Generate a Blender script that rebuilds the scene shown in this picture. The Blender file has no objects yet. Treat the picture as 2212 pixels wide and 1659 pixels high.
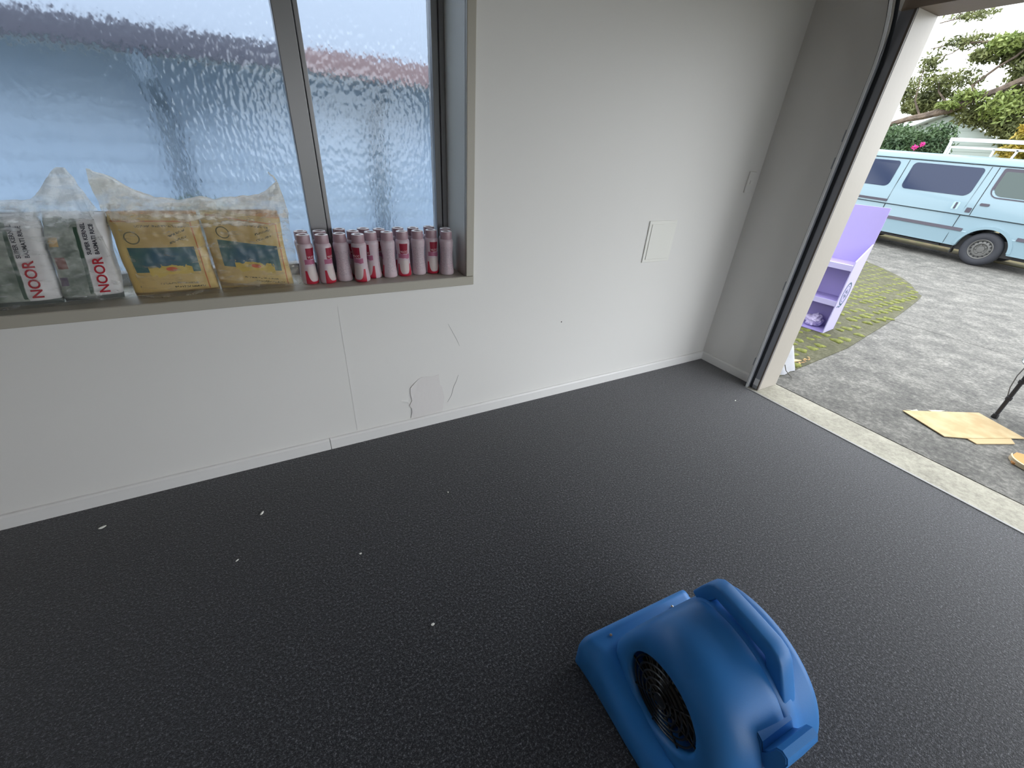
import bpy, bmesh, math, random
import numpy as np
from mathutils import Vector, Matrix, noise as mnoise

random.seed(7)
rng = np.random.default_rng(7)
S = bpy.context.scene
C = S.collection
PI = math.pi

# ------------------------------------------------------------------ camera, sky, exposure
F_PX = 886.707
RIGHT = (0.87927045, -0.47272113, 0.05846544)
DOWN = (-0.19339897, -0.46647665, -0.86313172)
FWD = (0.43529336, 0.74761907, -0.50158292)
cam_d = bpy.data.cameras.new('camera')
cam_d.sensor_fit = 'HORIZONTAL'; cam_d.sensor_width = 36.0
cam_d.lens = F_PX / 2212 * 36.0
cam_d.clip_start = 0.02; cam_d.clip_end = 300
cam = bpy.data.objects.new('camera', cam_d); C.objects.link(cam)
m = Matrix.Identity(4)
for i in range(3):
    m[i][0] = RIGHT[i]; m[i][1] = -DOWN[i]; m[i][2] = -FWD[i]
m[0][3], m[1][3], m[2][3] = -3.0478, -2.0050, 1.5
cam.matrix_world = m
S.camera = cam

W = bpy.data.worlds.new('overcast_sky'); S.world = W
W.use_nodes = True
bg = W.node_tree.nodes['Background']
bg.inputs['Color'].default_value = (0.93, 0.965, 1.0, 1)
bg.inputs['Strength'].default_value = 1.0
S.view_settings.view_transform = 'Standard'
S.view_settings.look = 'None'
S.view_settings.gamma = 1.0
S.view_settings.use_curve_mapping = False
S.view_settings.exposure = 2.1
S.cycles.max_bounces = 10
S.cycles.diffuse_bounces = 5
S.cycles.glossy_bounces = 4
S.cycles.transmission_bounces = 8
S.cycles.transparent_max_bounces = 16
S.cycles.sample_clamp_indirect = 12
S.cycles.use_denoising = True

# ------------------------------------------------------------------ materials
MATS = {}
def nodes_of(name):
    mt = bpy.data.materials.new(name); mt.use_nodes = True
    nt = mt.node_tree
    return mt, nt, nt.nodes, nt.links, nt.nodes['Principled BSDF']

def rgb(r, g, b):
    """sRGB 0..255 -> linear"""
    f = lambda c: (c / 255 / 12.92) if c / 255 <= 0.04045 else ((c / 255 + 0.055) / 1.055) ** 2.4
    return (f(r), f(g), f(b), 1)

def mat(name, col, rough=0.5, metal=0.0, bump=None, var=None, spec=0.5, coat=0.0, trans=0.0, emit=None, subs=0.0, sheen=0.0, alpha=None):
    """bump=(scale, strength[, distance]); var=(scale, second colour, contrast low, contrast high)"""
    if name in MATS: return MATS[name]
    mt, nt, N, L, P = nodes_of(name)
    P.inputs['Base Color'].default_value = col
    P.inputs['Roughness'].default_value = rough
    P.inputs['Metallic'].default_value = metal
    P.inputs['Specular IOR Level'].default_value = spec
    P.inputs['Coat Weight'].default_value = coat
    P.inputs['Transmission Weight'].default_value = trans
    P.inputs['Sheen Weight'].default_value = sheen
    if subs:
        P.inputs['Subsurface Weight'].default_value = subs
        P.inputs['Subsurface Radius'].default_value = (0.02, 0.01, 0.01)
    tc = N.new('ShaderNodeTexCoord')
    if var:
        nz = N.new('ShaderNodeTexNoise'); nz.inputs['Scale'].default_value = var[0]; nz.inputs['Detail'].default_value = 6
        L.new(tc.outputs['Object'], nz.inputs['Vector'])
        cr = N.new('ShaderNodeValToRGB')
        cr.color_ramp.elements[0].position = var[2]; cr.color_ramp.elements[1].position = var[3]
        cr.color_ramp.elements[0].color = col; cr.color_ramp.elements[1].color = var[1]
        L.new(nz.outputs['Fac'], cr.inputs['Fac']); L.new(cr.outputs['Color'], P.inputs['Base Color'])
    if bump:
        nb = N.new('ShaderNodeTexNoise'); nb.inputs['Scale'].default_value = bump[0]; nb.inputs['Detail'].default_value = 4
        L.new(tc.outputs['Object'], nb.inputs['Vector'])
        bp = N.new('ShaderNodeBump'); bp.inputs['Strength'].default_value = bump[1]
        bp.inputs['Distance'].default_value = bump[2] if len(bump) > 2 else 0.01
        L.new(nb.outputs['Fac'], bp.inputs['Height']); L.new(bp.outputs['Normal'], P.inputs['Normal'])
    MATS[name] = mt
    return mt

def mx(N, L, fac, a, b):
    n = N.new('ShaderNodeMix'); n.data_type = 'RGBA'
    if hasattr(fac, 'default_value') or hasattr(fac, 'is_output'): L.new(fac, n.inputs[0])
    else: n.inputs[0].default_value = fac
    for v, k in ((a, 6), (b, 7)):
        if isinstance(v, tuple): n.inputs[k].default_value = v
        else: L.new(v, n.inputs[k])
    return n.outputs[2]

def mth(N, L, op, a, b=None):
    n = N.new('ShaderNodeMath'); n.operation = op
    for v, k in ((a, 0), (b, 1)):
        if v is None: continue
        if isinstance(v, (int, float)): n.inputs[k].default_value = v
        else: L.new(v, n.inputs[k])
    return n.outputs[0]

def band(N, L, v, lo, hi):
    return mth(N, L, 'MULTIPLY', mth(N, L, 'GREATER_THAN', v, lo), mth(N, L, 'LESS_THAN', v, hi))

def rect(N, L, x, z, x0, x1, z0, z1):
    return mth(N, L, 'MULTIPLY', band(N, L, x, x0, x1), band(N, L, z, z0, z1))

def ramp(N, L, fac, stops):
    cr = N.new('ShaderNodeValToRGB'); el = cr.color_ramp.elements
    while len(el) < len(stops): el.new(0.5)
    for e, (p, c) in zip(el, stops): e.position = p; e.color = c
    L.new(fac, cr.inputs['Fac']); return cr.outputs['Color']

def tex(N, L, vec, scale, detail=4, rough=0.5, kind='noise'):
    if kind == 'noise':
        n = N.new('ShaderNodeTexNoise'); n.inputs['Detail'].default_value = detail; n.inputs['Roughness'].default_value = rough
    else:
        n = N.new('ShaderNodeTexVoronoi'); n.feature = kind
    n.inputs['Scale'].default_value = scale
    L.new(vec, n.inputs['Vector'])
    return n.outputs['Fac'] if kind == 'noise' else n.outputs['Distance']

def carpet_mat():
    mt, nt, N, L, P = nodes_of('needle_punch_carpet')
    tc = N.new('ShaderNodeTexCoord').outputs['Object']
    big = tex(N, L, tc, 1.3, 3)
    fine = tex(N, L, tc, 122, 3, 0.62)
    fib = tex(N, L, tc, 290, 2, 0.6)
    f = mth(N, L, 'ADD', mth(N, L, 'MULTIPLY', fine, 0.55), mth(N, L, 'MULTIPLY', fib, 0.45))
    col = ramp(N, L, f, [(0.38, (0.005, 0.006, 0.008, 1)), (0.47, (0.014, 0.0155, 0.020, 1)), (0.56, (0.058, 0.060, 0.070, 1)), (0.66, (0.23, 0.235, 0.26, 1))])
    col2 = mx(N, L, mth(N, L, 'MULTIPLY', big, 0.22), col, (0.03, 0.034, 0.042, 1))
    L.new(col2, P.inputs['Base Color'])
    P.inputs['Roughness'].default_value = 0.95
    P.inputs['Specular IOR Level'].default_value = 0.12
    P.inputs['Sheen Weight'].default_value = 0.5
    P.inputs['Sheen Roughness'].default_value = 0.5
    bp = N.new('ShaderNodeBump'); bp.inputs['Strength'].default_value = 0.9; bp.inputs['Distance'].default_value = 0.006
    L.new(f, bp.inputs['Height']); L.new(bp.outputs['Normal'], P.inputs['Normal'])
    return mt

def concrete_mat(name, dark, light, tint, scale=1.6):
    mt, nt, N, L, P = nodes_of(name)
    tc = N.new('ShaderNodeTexCoord').outputs['Object']
    a = tex(N, L, tc, scale * 1.8, 6, 0.7); b = tex(N, L, tc, 30, 6, 0.8); c = tex(N, L, tc, 0.5, 3)
    f = mth(N, L, 'ADD', mth(N, L, 'MULTIPLY', a, 0.42), mth(N, L, 'MULTIPLY', b, 0.58))
    col = ramp(N, L, f, [(0.38, dark), (0.50, tint), (0.62, light)])
    col = mx(N, L, mth(N, L, 'MULTIPLY', c, 0.45), col, tint)
    L.new(col, P.inputs['Base Color'])
    P.inputs['Roughness'].default_value = 0.85
    P.inputs['Specular IOR Level'].default_value = 0.25
    bp = N.new('ShaderNodeBump'); bp.inputs['Strength'].default_value = 0.5; bp.inputs['Distance'].default_value = 0.01
    L.new(b, bp.inputs['Height']); L.new(bp.outputs['Normal'], P.inputs['Normal'])
    return mt

def obscure_glass_mat():
    mt, nt, N, L, P = nodes_of('hammered_obscure_glass')
    tc = N.new('ShaderNodeTexCoord').outputs['Object']
    mp = N.new('ShaderNodeMapping'); mp.inputs['Rotation'].default_value = (0, math.radians(35), 0); mp.inputs['Scale'].default_value = (1.6, 1, 0.85)
    L.new(tc, mp.inputs['Vector'])
    v = tex(N, L, mp.outputs['Vector'], 46, kind='SMOOTH_F1')
    n = tex(N, L, mp.outputs['Vector'], 30, 2)
    h = mth(N, L, 'ADD', v, mth(N, L, 'MULTIPLY', n, 0.6))
    bp = N.new('ShaderNodeBump'); bp.inputs['Strength'].default_value = 0.37; bp.inputs['Distance'].default_value = 0.004
    L.new(h, bp.inputs['Height'])
    g = N.new('ShaderNodeBsdfGlass'); g.inputs['Roughness'].default_value = 0.10; g.inputs['IOR'].default_value = 1.42
    g.inputs['Color'].default_value = (0.90, 0.95, 1.0, 1)
    L.new(bp.outputs['Normal'], g.inputs['Normal'])
    L.new(g.outputs[0], N['Material Output'].inputs['Surface'])
    return mt

def clear_plastic_mat(name, tint, haze):
    mt, nt, N, L, P = nodes_of(name)
    tc = N.new('ShaderNodeTexCoord').outputs['Object']
    cre = tex(N, L, tc, 22, 5, 0.6)
    bp = N.new('ShaderNodeBump'); bp.inputs['Strength'].default_value = 0.7; bp.inputs['Distance'].default_value = 0.02
    L.new(cre, bp.inputs['Height'])
    tr = N.new('ShaderNodeBsdfTransparent'); tr.inputs['Color'].default_value = (0.97, 0.97, 0.96, 1)
    tl = N.new('ShaderNodeBsdfTranslucent'); tl.inputs['Color'].default_value = tint
    gl = N.new('ShaderNodeBsdfGlossy'); gl.inputs['Roughness'].default_value = 0.12
    L.new(bp.outputs['Normal'], gl.inputs['Normal']); L.new(bp.outputs['Normal'], tl.inputs['Normal'])
    sp = N.new('ShaderNodeSeparateXYZ'); L.new(tc, sp.inputs[0])
    mr = N.new('ShaderNodeMapRange'); L.new(sp.outputs[2], mr.inputs[0])      # gathered, milkier film towards the knotted top
    mr.inputs[1].default_value = .25; mr.inputs[2].default_value = .38; mr.inputs[3].default_value = 0.45; mr.inputs[4].default_value = 4.2
    mp = N.new('ShaderNodeMapping'); mp.inputs['Rotation'].default_value = (0.0, math.radians(-28), 0.0); mp.inputs['Scale'].default_value = (11, 14, 46)
    L.new(tc, mp.inputs['Vector'])
    stre = tex(N, L, mp.outputs['Vector'], 1.0, 3, 0.55)                     # stretched crease streaks
    stre = mth(N, L, 'ADD', mth(N, L, 'MULTIPLY', stre, .7), mth(N, L, 'MULTIPLY', cre, .3))
    hz = ramp(N, L, stre, [(0.42, (haze * .45,) * 3 + (1,)), (0.52, (haze * .75,) * 3 + (1,)), (0.60, (haze * 2.6,) * 3 + (1,))])
    hz = mth(N, L, 'MINIMUM', mth(N, L, 'MULTIPLY', hz, mr.outputs[0]), 0.8)
    df = N.new('ShaderNodeBsdfDiffuse'); df.inputs['Color'].default_value = tint
    m0 = N.new('ShaderNodeMixShader'); m0.inputs[0].default_value = 0.45; L.new(tl.outputs[0], m0.inputs[1]); L.new(df.outputs[0], m0.inputs[2])
    m1 = N.new('ShaderNodeMixShader'); L.new(hz, m1.inputs[0]); L.new(tr.outputs[0], m1.inputs[1]); L.new(m0.outputs[0], m1.inputs[2])
    m2 = N.new('ShaderNodeMixShader'); m2.inputs[0].default_value = 0.05; L.new(m1.outputs[0], m2.inputs[1]); L.new(gl.outputs[0], m2.inputs[2])
    L.new(m2.outputs[0], N['Material Output'].inputs['Surface'])
    return mt

PAINT = mat('wall_paint', (0.78, 0.775, 0.755, 1), 0.45, bump=(260, 0.08, 0.002), spec=0.35)
PAINT_NIB = PAINT
SKIRT = mat('skirting_paint', (0.80, 0.80, 0.79, 1), 0.35)
TRIM = mat('warm_grey_trim_paint', rgb(176, 172, 160), 0.4, bump=(60, 0.05))
REVEAL = mat('reveal_paint', rgb(205, 205, 200), 0.45)
ALU = mat('grey_window_aluminium', rgb(132, 132, 134), 0.35, 0.35)
GAP = mat('dark_gap', (0.012, 0.013, 0.016, 1), 0.8)
JAMB = mat('jamb_paint', rgb(174, 168, 159), 0.42, bump=(30, 0.05))
STEEL = mat('galvanised_steel', rgb(214, 216, 218), 0.4, 0.15, bump=(90, 0.08, 0.002))
DARKSTEEL = mat('dark_grey_rail_paint', rgb(158, 162, 170), 0.42, 0.0, bump=(40, 0.06))
RUBBER = mat('black_rubber', (0.012, 0.012, 0.013, 1), 0.6)
BLUE = mat('blue_moulded_plastic', rgb(46, 122, 196), 0.42, bump=(420, 0.10, 0.002), var=(5, rgb(56, 128, 198), 0.35, 0.7), spec=0.45)
BLACKPL = mat('black_plastic', (0.012, 0.013, 0.014, 1), 0.38)
GREYPL = mat('dusty_grey_plastic', rgb(92, 90, 86), 0.6)
SCREW = mat('bright_screw', (0.8, 0.8, 0.8, 1), 0.22, 1.0)
WHITE = mat('white_plastic', rgb(232, 232, 226), 0.35)
LAV = mat('lavender_card', rgb(158, 146, 202), 0.55, bump=(60, 0.03))
LAVLIGHT = mat('pale_lavender_card', rgb(172, 166, 206), 0.55)
INK = mat('grey_teal_print', rgb(58, 82, 96), 0.6)
VANBLUE = mat('pale_blue_car_paint', rgb(120, 144, 155), 0.3, coat=0.25, spec=0.5)
TINT = mat('tinted_car_glass', rgb(30, 42, 68), 0.12, spec=0.35)
CABGLASS = mat('dark_cab_glass', rgb(52, 68, 66), 0.06, spec=0.5)
MOULD = mat('dark_moulding', rgb(58, 54, 66), 0.5)
TYRE = mat('tyre_rubber', rgb(44, 46, 52), 0.75, bump=(60, 0.2))
RIM = mat('wheel_steel', rgb(96, 96, 94), 0.45, 0.3)
CARD = mat('cardboard', rgb(178, 154, 112), 0.8, var=(9, rgb(192, 172, 132), 0.4, 0.65), bump=(40, 0.08))
BARK = mat('bark', rgb(84, 74, 66), 0.9, bump=(18, 0.8, 0.05), var=(6, rgb(118, 104, 92), 0.4, 0.65))
LEAF_D = mat('dark_leaf', rgb(42, 66, 40), 0.55, var=(3, rgb(84, 108, 70), 0.35, 0.65))
LEAF_O = mat('olive_leaf', rgb(78, 86, 48), 0.55, var=(3, rgb(122, 128, 78), 0.35, 0.65))
LEAF_Y = mat('yellow_leaf', rgb(122, 114, 34), 0.5, var=(4, rgb(176, 150, 56), 0.35, 0.65))
LEAF_L = mat('light_leaf', rgb(104, 122, 58), 0.5, var=(4, rgb(136, 148, 84), 0.35, 0.65))
PINK = mat('pink_petal', rgb(220, 60, 150), 0.5)
HOUSEW = mat('pale_green_weatherboard', rgb(150, 162, 158), 0.6)
ROOFW = mat('pale_roof', rgb(176, 182, 186), 0.5)
NEIGH = mat('pale_blue_weatherboard', rgb(142, 160, 182), 0.6, var=(0.8, rgb(156, 170, 188), 0.35, 0.7))
MOSS = mat('moss', rgb(80, 86, 34), 0.95, var=(22, rgb(120, 124, 54), 0.35, 0.7), bump=(90, 0.6, 0.01))
SAND = mat('dry_grass_verge', rgb(118, 104, 72), 0.95, var=(5, rgb(90, 92, 52), 0.4, 0.65), bump=(50, 0.5, 0.02))
SOIL = mat('garden_soil', rgb(112, 110, 100), 0.95, var=(3, rgb(92, 104, 76), 0.4, 0.65))

# ------------------------------------------------------------------ mesh helpers
def obj(name, me, material=None, parent=None, loc=None, rot=None):
    if isinstance(me, bmesh.types.BMesh):
        d = bpy.data.meshes.new(name); me.normal_update(); me.to_mesh(d); me.free(); me = d
    o = bpy.data.objects.new(name, me); C.objects.link(o)
    if material is not None and not me.materials: me.materials.append(material)
    if parent is not None: o.parent = parent
    if loc is not None: o.location = loc
    if rot is not None: o.rotation_euler = rot
    return o

def empty(name, loc=(0, 0, 0), rot=(0, 0, 0)):
    o = bpy.data.objects.new(name, None); C.objects.link(o)
    o.location = loc; o.rotation_euler = rot; o.empty_display_size = 0.05
    return o

def tag(o, label, cat, group=None):
    o['label'] = label; o['category'] = cat
    if group: o['group'] = group
    return o

def struct(o, label=None):
    o['kind'] = 'structure'
    if label: o['label'] = label
    return o

def smooth(o, ang=40):
    me = o.data
    me.polygons.foreach_set('use_smooth', [True] * len(me.polygons))
    try: me.set_sharp_from_angle(angle=math.radians(ang))
    except Exception: pass
    return o

def bx(bm, x0, x1, y0, y1, z0, z1, bev=0.0, seg=2):
    vs = [bm.verts.new(p) for p in ((x0, y0, z0), (x1, y0, z0), (x1, y1, z0), (x0, y1, z0), (x0, y0, z1), (x1, y0, z1), (x1, y1, z1), (x0, y1, z1))]
    fs = [bm.faces.new([vs[i] for i in q]) for q in ((0, 3, 2, 1), (4, 5, 6, 7), (0, 1, 5, 4), (1, 2, 6, 5), (2, 3, 7, 6), (3, 0, 4, 7))]
    if bev:
        es = list({e for f in fs for e in f.edges})
        bmesh.ops.bevel(bm, geom=es, offset=bev, segments=seg, affect='EDGES', profile=0.5)
    return bm

def box(x0, x1, y0, y1, z0, z1, bev=0.0, seg=2):
    return bx(bmesh.new(), x0, x1, y0, y1, z0, z1, bev, seg)

def loft(bm, rings, close=True, cap=True):
    vr = [[bm.verts.new(p) for p in r] for r in rings]
    n = len(vr[0])
    for a, b in zip(vr[:-1], vr[1:]):
        for i in range(n if close else n - 1):
            j = (i + 1) % n
            try: bm.faces.new((a[i], a[j], b[j], b[i]))
            except ValueError: pass
    if cap and close:
        for r, rev in ((vr[0], True), (vr[-1], False)):
            try: bm.faces.new(list(reversed(r)) if rev else r)
            except ValueError: pass
    bmesh.ops.recalc_face_normals(bm, faces=bm.faces[:])
    return bm

def lathe(profile, seg=24, axis='Z', cap=True, bm=None):
    """profile: list of (r, h)"""
    bm = bm or bmesh.new()
    rings = []
    for r, h in profile:
        ring = []
        for i in range(seg):
            a = 2 * PI * i / seg
            if axis == 'Z': ring.append((r * math.cos(a), r * math.sin(a), h))
            else: ring.append((h, r * math.cos(a), r * math.sin(a)))
        rings.append(ring)
    return loft(bm, rings, True, cap)

def tube(bm, pts, r, seg=8, cap=True):
    pts = [Vector(p) for p in pts]
    rad = r if isinstance(r, (list, tuple)) else [r] * len(pts)
    rings = []
    up = None
    for i, p in enumerate(pts):
        d = (pts[min(i + 1, len(pts) - 1)] - pts[max(i - 1, 0)]).normalized()
        if up is None:
            up = Vector((0, 0, 1)) if abs(d.z) < 0.9 else Vector((1, 0, 0))
        s = d.cross(up).normalized(); up = s.cross(d).normalized()
        rings.append([p + (s * math.cos(2 * PI * k / seg) + up * math.sin(2 * PI * k / seg)) * rad[i] for k in range(seg)])
    return loft(bm, rings, True, cap)

def sweep_rect(bm, pts, w, t, wdir, bev=0.25):
    """rounded rectangular section swept along pts; wdir is the fixed width direction"""
    pts = [Vector(p) for p in pts]; wd = Vector(wdir).normalized()
    rings = []
    c = bev
    sec = [(-1 + c, -1), (1 - c, -1), (1 - c * .3, -1 + c * .3), (1, -1 + c), (1, 1 - c), (1 - c * .3, 1 - c * .3), (1 - c, 1), (-1 + c, 1), (-1 + c * .3, 1 - c * .3), (-1, 1 - c), (-1, -1 + c), (-1 + c * .3, -1 + c * .3)]
    for i, p in enumerate(pts):
        d = (pts[min(i + 1, len(pts) - 1)] - pts[max(i - 1, 0)]).normalized()
        nrm = d.cross(wd).normalized()
        rings.append([p + wd * (a * w / 2) + nrm * (b * t / 2) for a, b in sec])
    return loft(bm, rings, True, True)

def prism(bm, poly, axis, a, b):
    """polygon (2-D) extruded along axis from a to b. axis X: poly=(y,z); Y: (x,z); Z: (x,y)"""
    f = {'X': lambda u, v, w: (w, u, v), 'Y': lambda u, v, w: (u, w, v), 'Z': lambda u, v, w: (u, v, w)}[axis]
    v0 = [bm.verts.new(f(u, v, a)) for u, v in poly]; v1 = [bm.verts.new(f(u, v, b)) for u, v in poly]
    n = len(poly)
    for i in range(n):
        j = (i + 1) % n; bm.faces.new((v0[i], v0[j], v1[j], v1[i]))
    bm.faces.new(list(reversed(v0))); bm.faces.new(v1)
    bmesh.ops.recalc_face_normals(bm, faces=bm.faces[:])
    return bm

def rounded_poly(x0, x1, z0, z1, r, n=5):
    out = []
    rr = r if isinstance(r, (list, tuple)) else [r] * 4
    for (cx, cz, a0, q) in ((x1 - rr[0], z0 + rr[0], -PI / 2, rr[0]), (x1 - rr[1], z1 - rr[1], 0, rr[1]), (x0 + rr[2], z1 - rr[2], PI / 2, rr[2]), (x0 + rr[3], z0 + rr[3], PI, rr[3])):
        for k in range(n + 1):
            a = a0 + PI / 2 * k / n; out.append((cx + q * math.cos(a), cz + q * math.sin(a)))
    return out

def text_mesh(txt, size, depth=0.0006, shear=0.0, bold=0.0, align='LEFT'):
    cu = bpy.data.curves.new('lettering', 'FONT'); cu.body = txt; cu.size = size; cu.extrude = depth; cu.shear = shear; cu.offset = bold
    cu.align_x = align; cu.resolution_u = 3
    o = bpy.data.objects.new('lettering', cu); C.objects.link(o)
    dg = bpy.context.evaluated_depsgraph_get()
    me = bpy.data.meshes.new_from_object(o.evaluated_get(dg))
    bpy.data.objects.remove(o); bpy.data.curves.remove(cu)
    me.materials.clear()
    return me

def copy_tree(o, parent=None):
    c = o.copy(); C.objects.link(c)
    if parent is not None:
        c.parent = parent
    for ch in list(o.children):
        copy_tree(ch, c)
    return c

def gz(x, y):
    """height of the ground outside: it banks gently beside the van"""
    t = min(1.0, max(0.0, (x - 5.5) / 2.6)); t = t * t * (3 - 2 * t)
    return t * 0.037 * (y - 0.86)

# ================================================================== THE GARAGE
RX0, RY0, RZ = -6.3, -5.4, 2.5          # far corner of the room, ceiling height
WX0, WX1, WZ0, WZ1 = -5.3, -2.195, 0.875, 2.25
bm = box(RX0 - .1, -0.10, RY0 - .1, 0.1, -0.12, 0.0); bx(bm, -0.10, 0.02, -0.498, 0.1, -0.12, 0.0)
floor = struct(obj('floor', bm, carpet_mat()), 'dark charcoal needle-punch carpet')

bm = bmesh.new()
bx(bm, RX0 - .2, WX0, 0, 0.31, -0.1, RZ); bx(bm, WX1, 0.16, 0, 0.31, -0.1, RZ)
bx(bm, WX0, WX1, 0, 0.31, -0.1, WZ0); bx(bm, WX0, WX1, 0, 0.31, WZ1, RZ)
wall_back = struct(obj('wall_back', bm, PAINT), 'off-white painted wall under and beside the window')
bm = bmesh.new()
bx(bm, 0, 0.14, -0.52, 0, -0.1, RZ)
wall_right = struct(obj('wall_right', bm, PAINT_NIB), 'short off-white wall between corner and garage door')
bm = bmesh.new()      # unseen wall opposite the window; wide doorway added to let in fill daylight
bx(bm, RX0 - .2, -3.1, RY0 - .2, RY0, -0.1, RZ); bx(bm, -0.2, 0.16, RY0 - .2, RY0, -0.1, RZ); bx(bm, -3.1, -0.2, RY0 - .2, RY0, 2.25, RZ)
LOWBOUNCE = mat('dark_low_bounce_lining', rgb(120, 98, 76), 0.7, var=(2.5, rgb(136, 112, 88), .4, .6))  # unseen walls and ceiling given a dark brown to cut bounce light
struct(obj('wall_front', bm, LOWBOUNCE))
struct(obj('wall_left', box(RX0 - .2, RX0, RY0, 0, -0.1, RZ), LOWBOUNCE))
struct(obj('ceiling', box(RX0 - .2, 0.2, RY0 - .2, 0.31, RZ, RZ + .12), LOWBOUNCE))
# lintel over the open garage door and the timber jamb
struct(obj('trim_2', box(-0.046, 0.185, RY0 + .3, -0.50, 2.205, RZ), mat('lintel_paint', rgb(150, 136, 124), 0.55, bump=(30, .1))), 'lintel above the garage door opening')
jamb = struct(obj('trim_3', box(-0.046, 0.172, -0.578, -0.50, 0.0, 2.205, 0.003), JAMB), 'cream painted timber jamb of the garage door')
struct(obj('trim_4', box(-0.046, 0.172, RY0, RY0 + .3, -0.02, RZ), JAMB))

# skirting
bb = struct(empty('baseboard_back'), 'white skirting board under the window')
prof = [(-0.001, 0.0), (-0.016, 0.0), (-0.016, 0.058), (-0.010, 0.066), (-0.001, 0.068)]
for a, b in ((RX0, -3.0075), (-3.0045, -0.001)):
    obj('board', prism(bmesh.new(), [(y, z) for y, z in prof], 'X', a, b), SKIRT, bb)
br = struct(empty('baseboard_right'), 'white skirting board beside the garage door')
obj('board', prism(bmesh.new(), [(-0.001, 0), (-0.014, 0), (-0.014, .058), (-0.009, .066), (-0.001, .068)], 'Y', -0.49, -0.016), SKIRT, br)

# carpet edge strip and threshold
edge = obj('carpet_edge_strip', box(-0.108, -0.092, RY0, -0.50, -0.01, 0.005, 0.002), mat('dull_edge_metal', rgb(150, 150, 148), .5, .3))
tag(edge, 'thin metal strip along the carpet edge at the doorway', 'edge strip')
thr = struct(obj('threshold', box(-0.10, 0.185, RY0 - .3, 1.0, -0.2, -0.001), concrete_mat('threshold_concrete', (0.22, 0.21, 0.175, 1), (0.50, 0.48, 0.40, 1), (0.37, 0.355, 0.295, 1), 2.5)), 'pale concrete threshold of the garage door')

# ------------------------------------------------------------------ the window
win = struct(empty('window_1', (0, 0, 0)), 'aluminium window with hammered obscure glass')
FY0, FY1 = 0.230, 0.31
bm = bmesh.new()
bx(bm, WX0, -2.213, FY0 + .02, FY1, 0.893, 0.945, .003); bx(bm, WX0, -2.213, FY0 + .02, FY1, 2.19, 2.25, .003); bx(bm, WX0, WX0 + .06, FY0 + .02, FY1, .893, 2.25, .003)
obj('frame', bm, ALU, win)
obj('frame_stile', box(-2.2380, -2.2125, FY0 + .010, FY1, 0.893, 2.25, .003), ALU, win)
obj('sash_stile', box(-2.271, -2.2405, FY0 + .016, FY1, 0.893, 2.25, .003), ALU, win)
obj('mullion', box(-2.899, -2.8265, FY0, FY1, 0.893, 2.25, .003), ALU, win)
obj('sash_meeting_stile', box(-2.8240, -2.805, FY0 + .005, FY1, 0.893, 2.25, .003), ALU, win)
obj('mullion', box(-4.30, -4.23, FY0, FY1, 0.893, 2.25, .003), ALU, win)
OG = obscure_glass_mat()
for a, b in ((-5.26, -4.29), (-4.24, -2.89), (-2.81, -2.265)):
    obj('pane', box(a, b, 0.274, 0.279, 0.93, 2.21), OG, win)
cas = struct(empty('trim_1'), 'warm grey timber window casing and sill')
obj('sill_board', box(WX0, -2.213, -0.02, 0.31, 0.872, 0.893, 0.003), TRIM, cas)
obj('sill_nosing', box(WX0, -2.171, -0.022, -0.0005, 0.847, 0.8915, 0.003), TRIM, cas)
obj('side_casing', box(-2.2125, -2.171, -0.021, -0.0005, 0.8925, 2.30, 0.003), TRIM, cas)
obj('side_lining', box(-2.213, -2.195, 0.0, 0.31, 0.893, 2.25, 0.001), REVEAL, cas)
obj('head_casing', box(WX0, -2.171, -0.021, -0.0005, 2.25, 2.30, 0.003), TRIM, cas)

# ------------------------------------------------------------------ small things on the wall
hatch = empty('wall_cover_plate', (-0.835, 0, 0.87)); tag(hatch, 'square white blank cover plate on the wall near the corner', 'cover plate')
obj('back_plate', box(-0.121, 0.121, -0.007, -0.0005, 0.01, 0.270, 0.002), WHITE, hatch)
obj('raised_panel', box(-0.100, 0.104, -0.011, -0.006, 0.028, 0.250, 0.003), WHITE, hatch)
sw = empty('light_switch', (-0.087, 0, 1.31)); tag(sw, 'slim light switch plate beside the dark wall corner', 'light switch')
obj('plate', box(-0.036, 0.036, -0.011, -0.0005, 0, 0.132, 0.003), PAINT, sw)
obj('rocker', box(-0.010, 0.010, -0.0145, -0.0095, 0.055, 0.078, 0.001), PAINT, sw)
# peeling paint: a lifted flake, hairline cracks, a board seam
flake = [(-2.521, .303), (-2.546, .278), (-2.548, .24), (-2.541, .193), (-2.559, .162), (-2.546, .140), (-2.546, .113), (-2.556, .076), (-2.53, .071), (-2.36, .071), (-2.345, .17), (-2.36, .25), (-2.371, .263), (-2.375, .33), (-2.40, .325), (-2.473, .335), (-2.495, .325)]
bm = bmesh.new()
top = [bm.verts.new((x, -0.0045 if i < 9 else -0.0018, z)) for i, (x, z) in enumerate(flake)]
bot = [bm.verts.new((x, -0.0003, z)) for x, z in flake]
bm.faces.new(top)
for i in range(len(top)): bm.faces.new((top[i], bot[i], bot[(i + 1) % len(top)], top[(i + 1) % len(top)]))
bmesh.ops.recalc_face_normals(bm, faces=bm.faces[:])
obj('paint_flake', bm, mat('blistered_paint', (0.74, 0.72, 0.71, 1), 0.6, bump=(25, .15)), wall_back)
obj('paint_chip', prism(bmesh.new(), [(-2.60, .205), (-2.555, .175), (-2.565, .195)], 'Y', -0.0035, -0.0003), SKIRT, wall_back)
CRK = mat('crack_shadow', rgb(150, 150, 150), 0.9)
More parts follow.
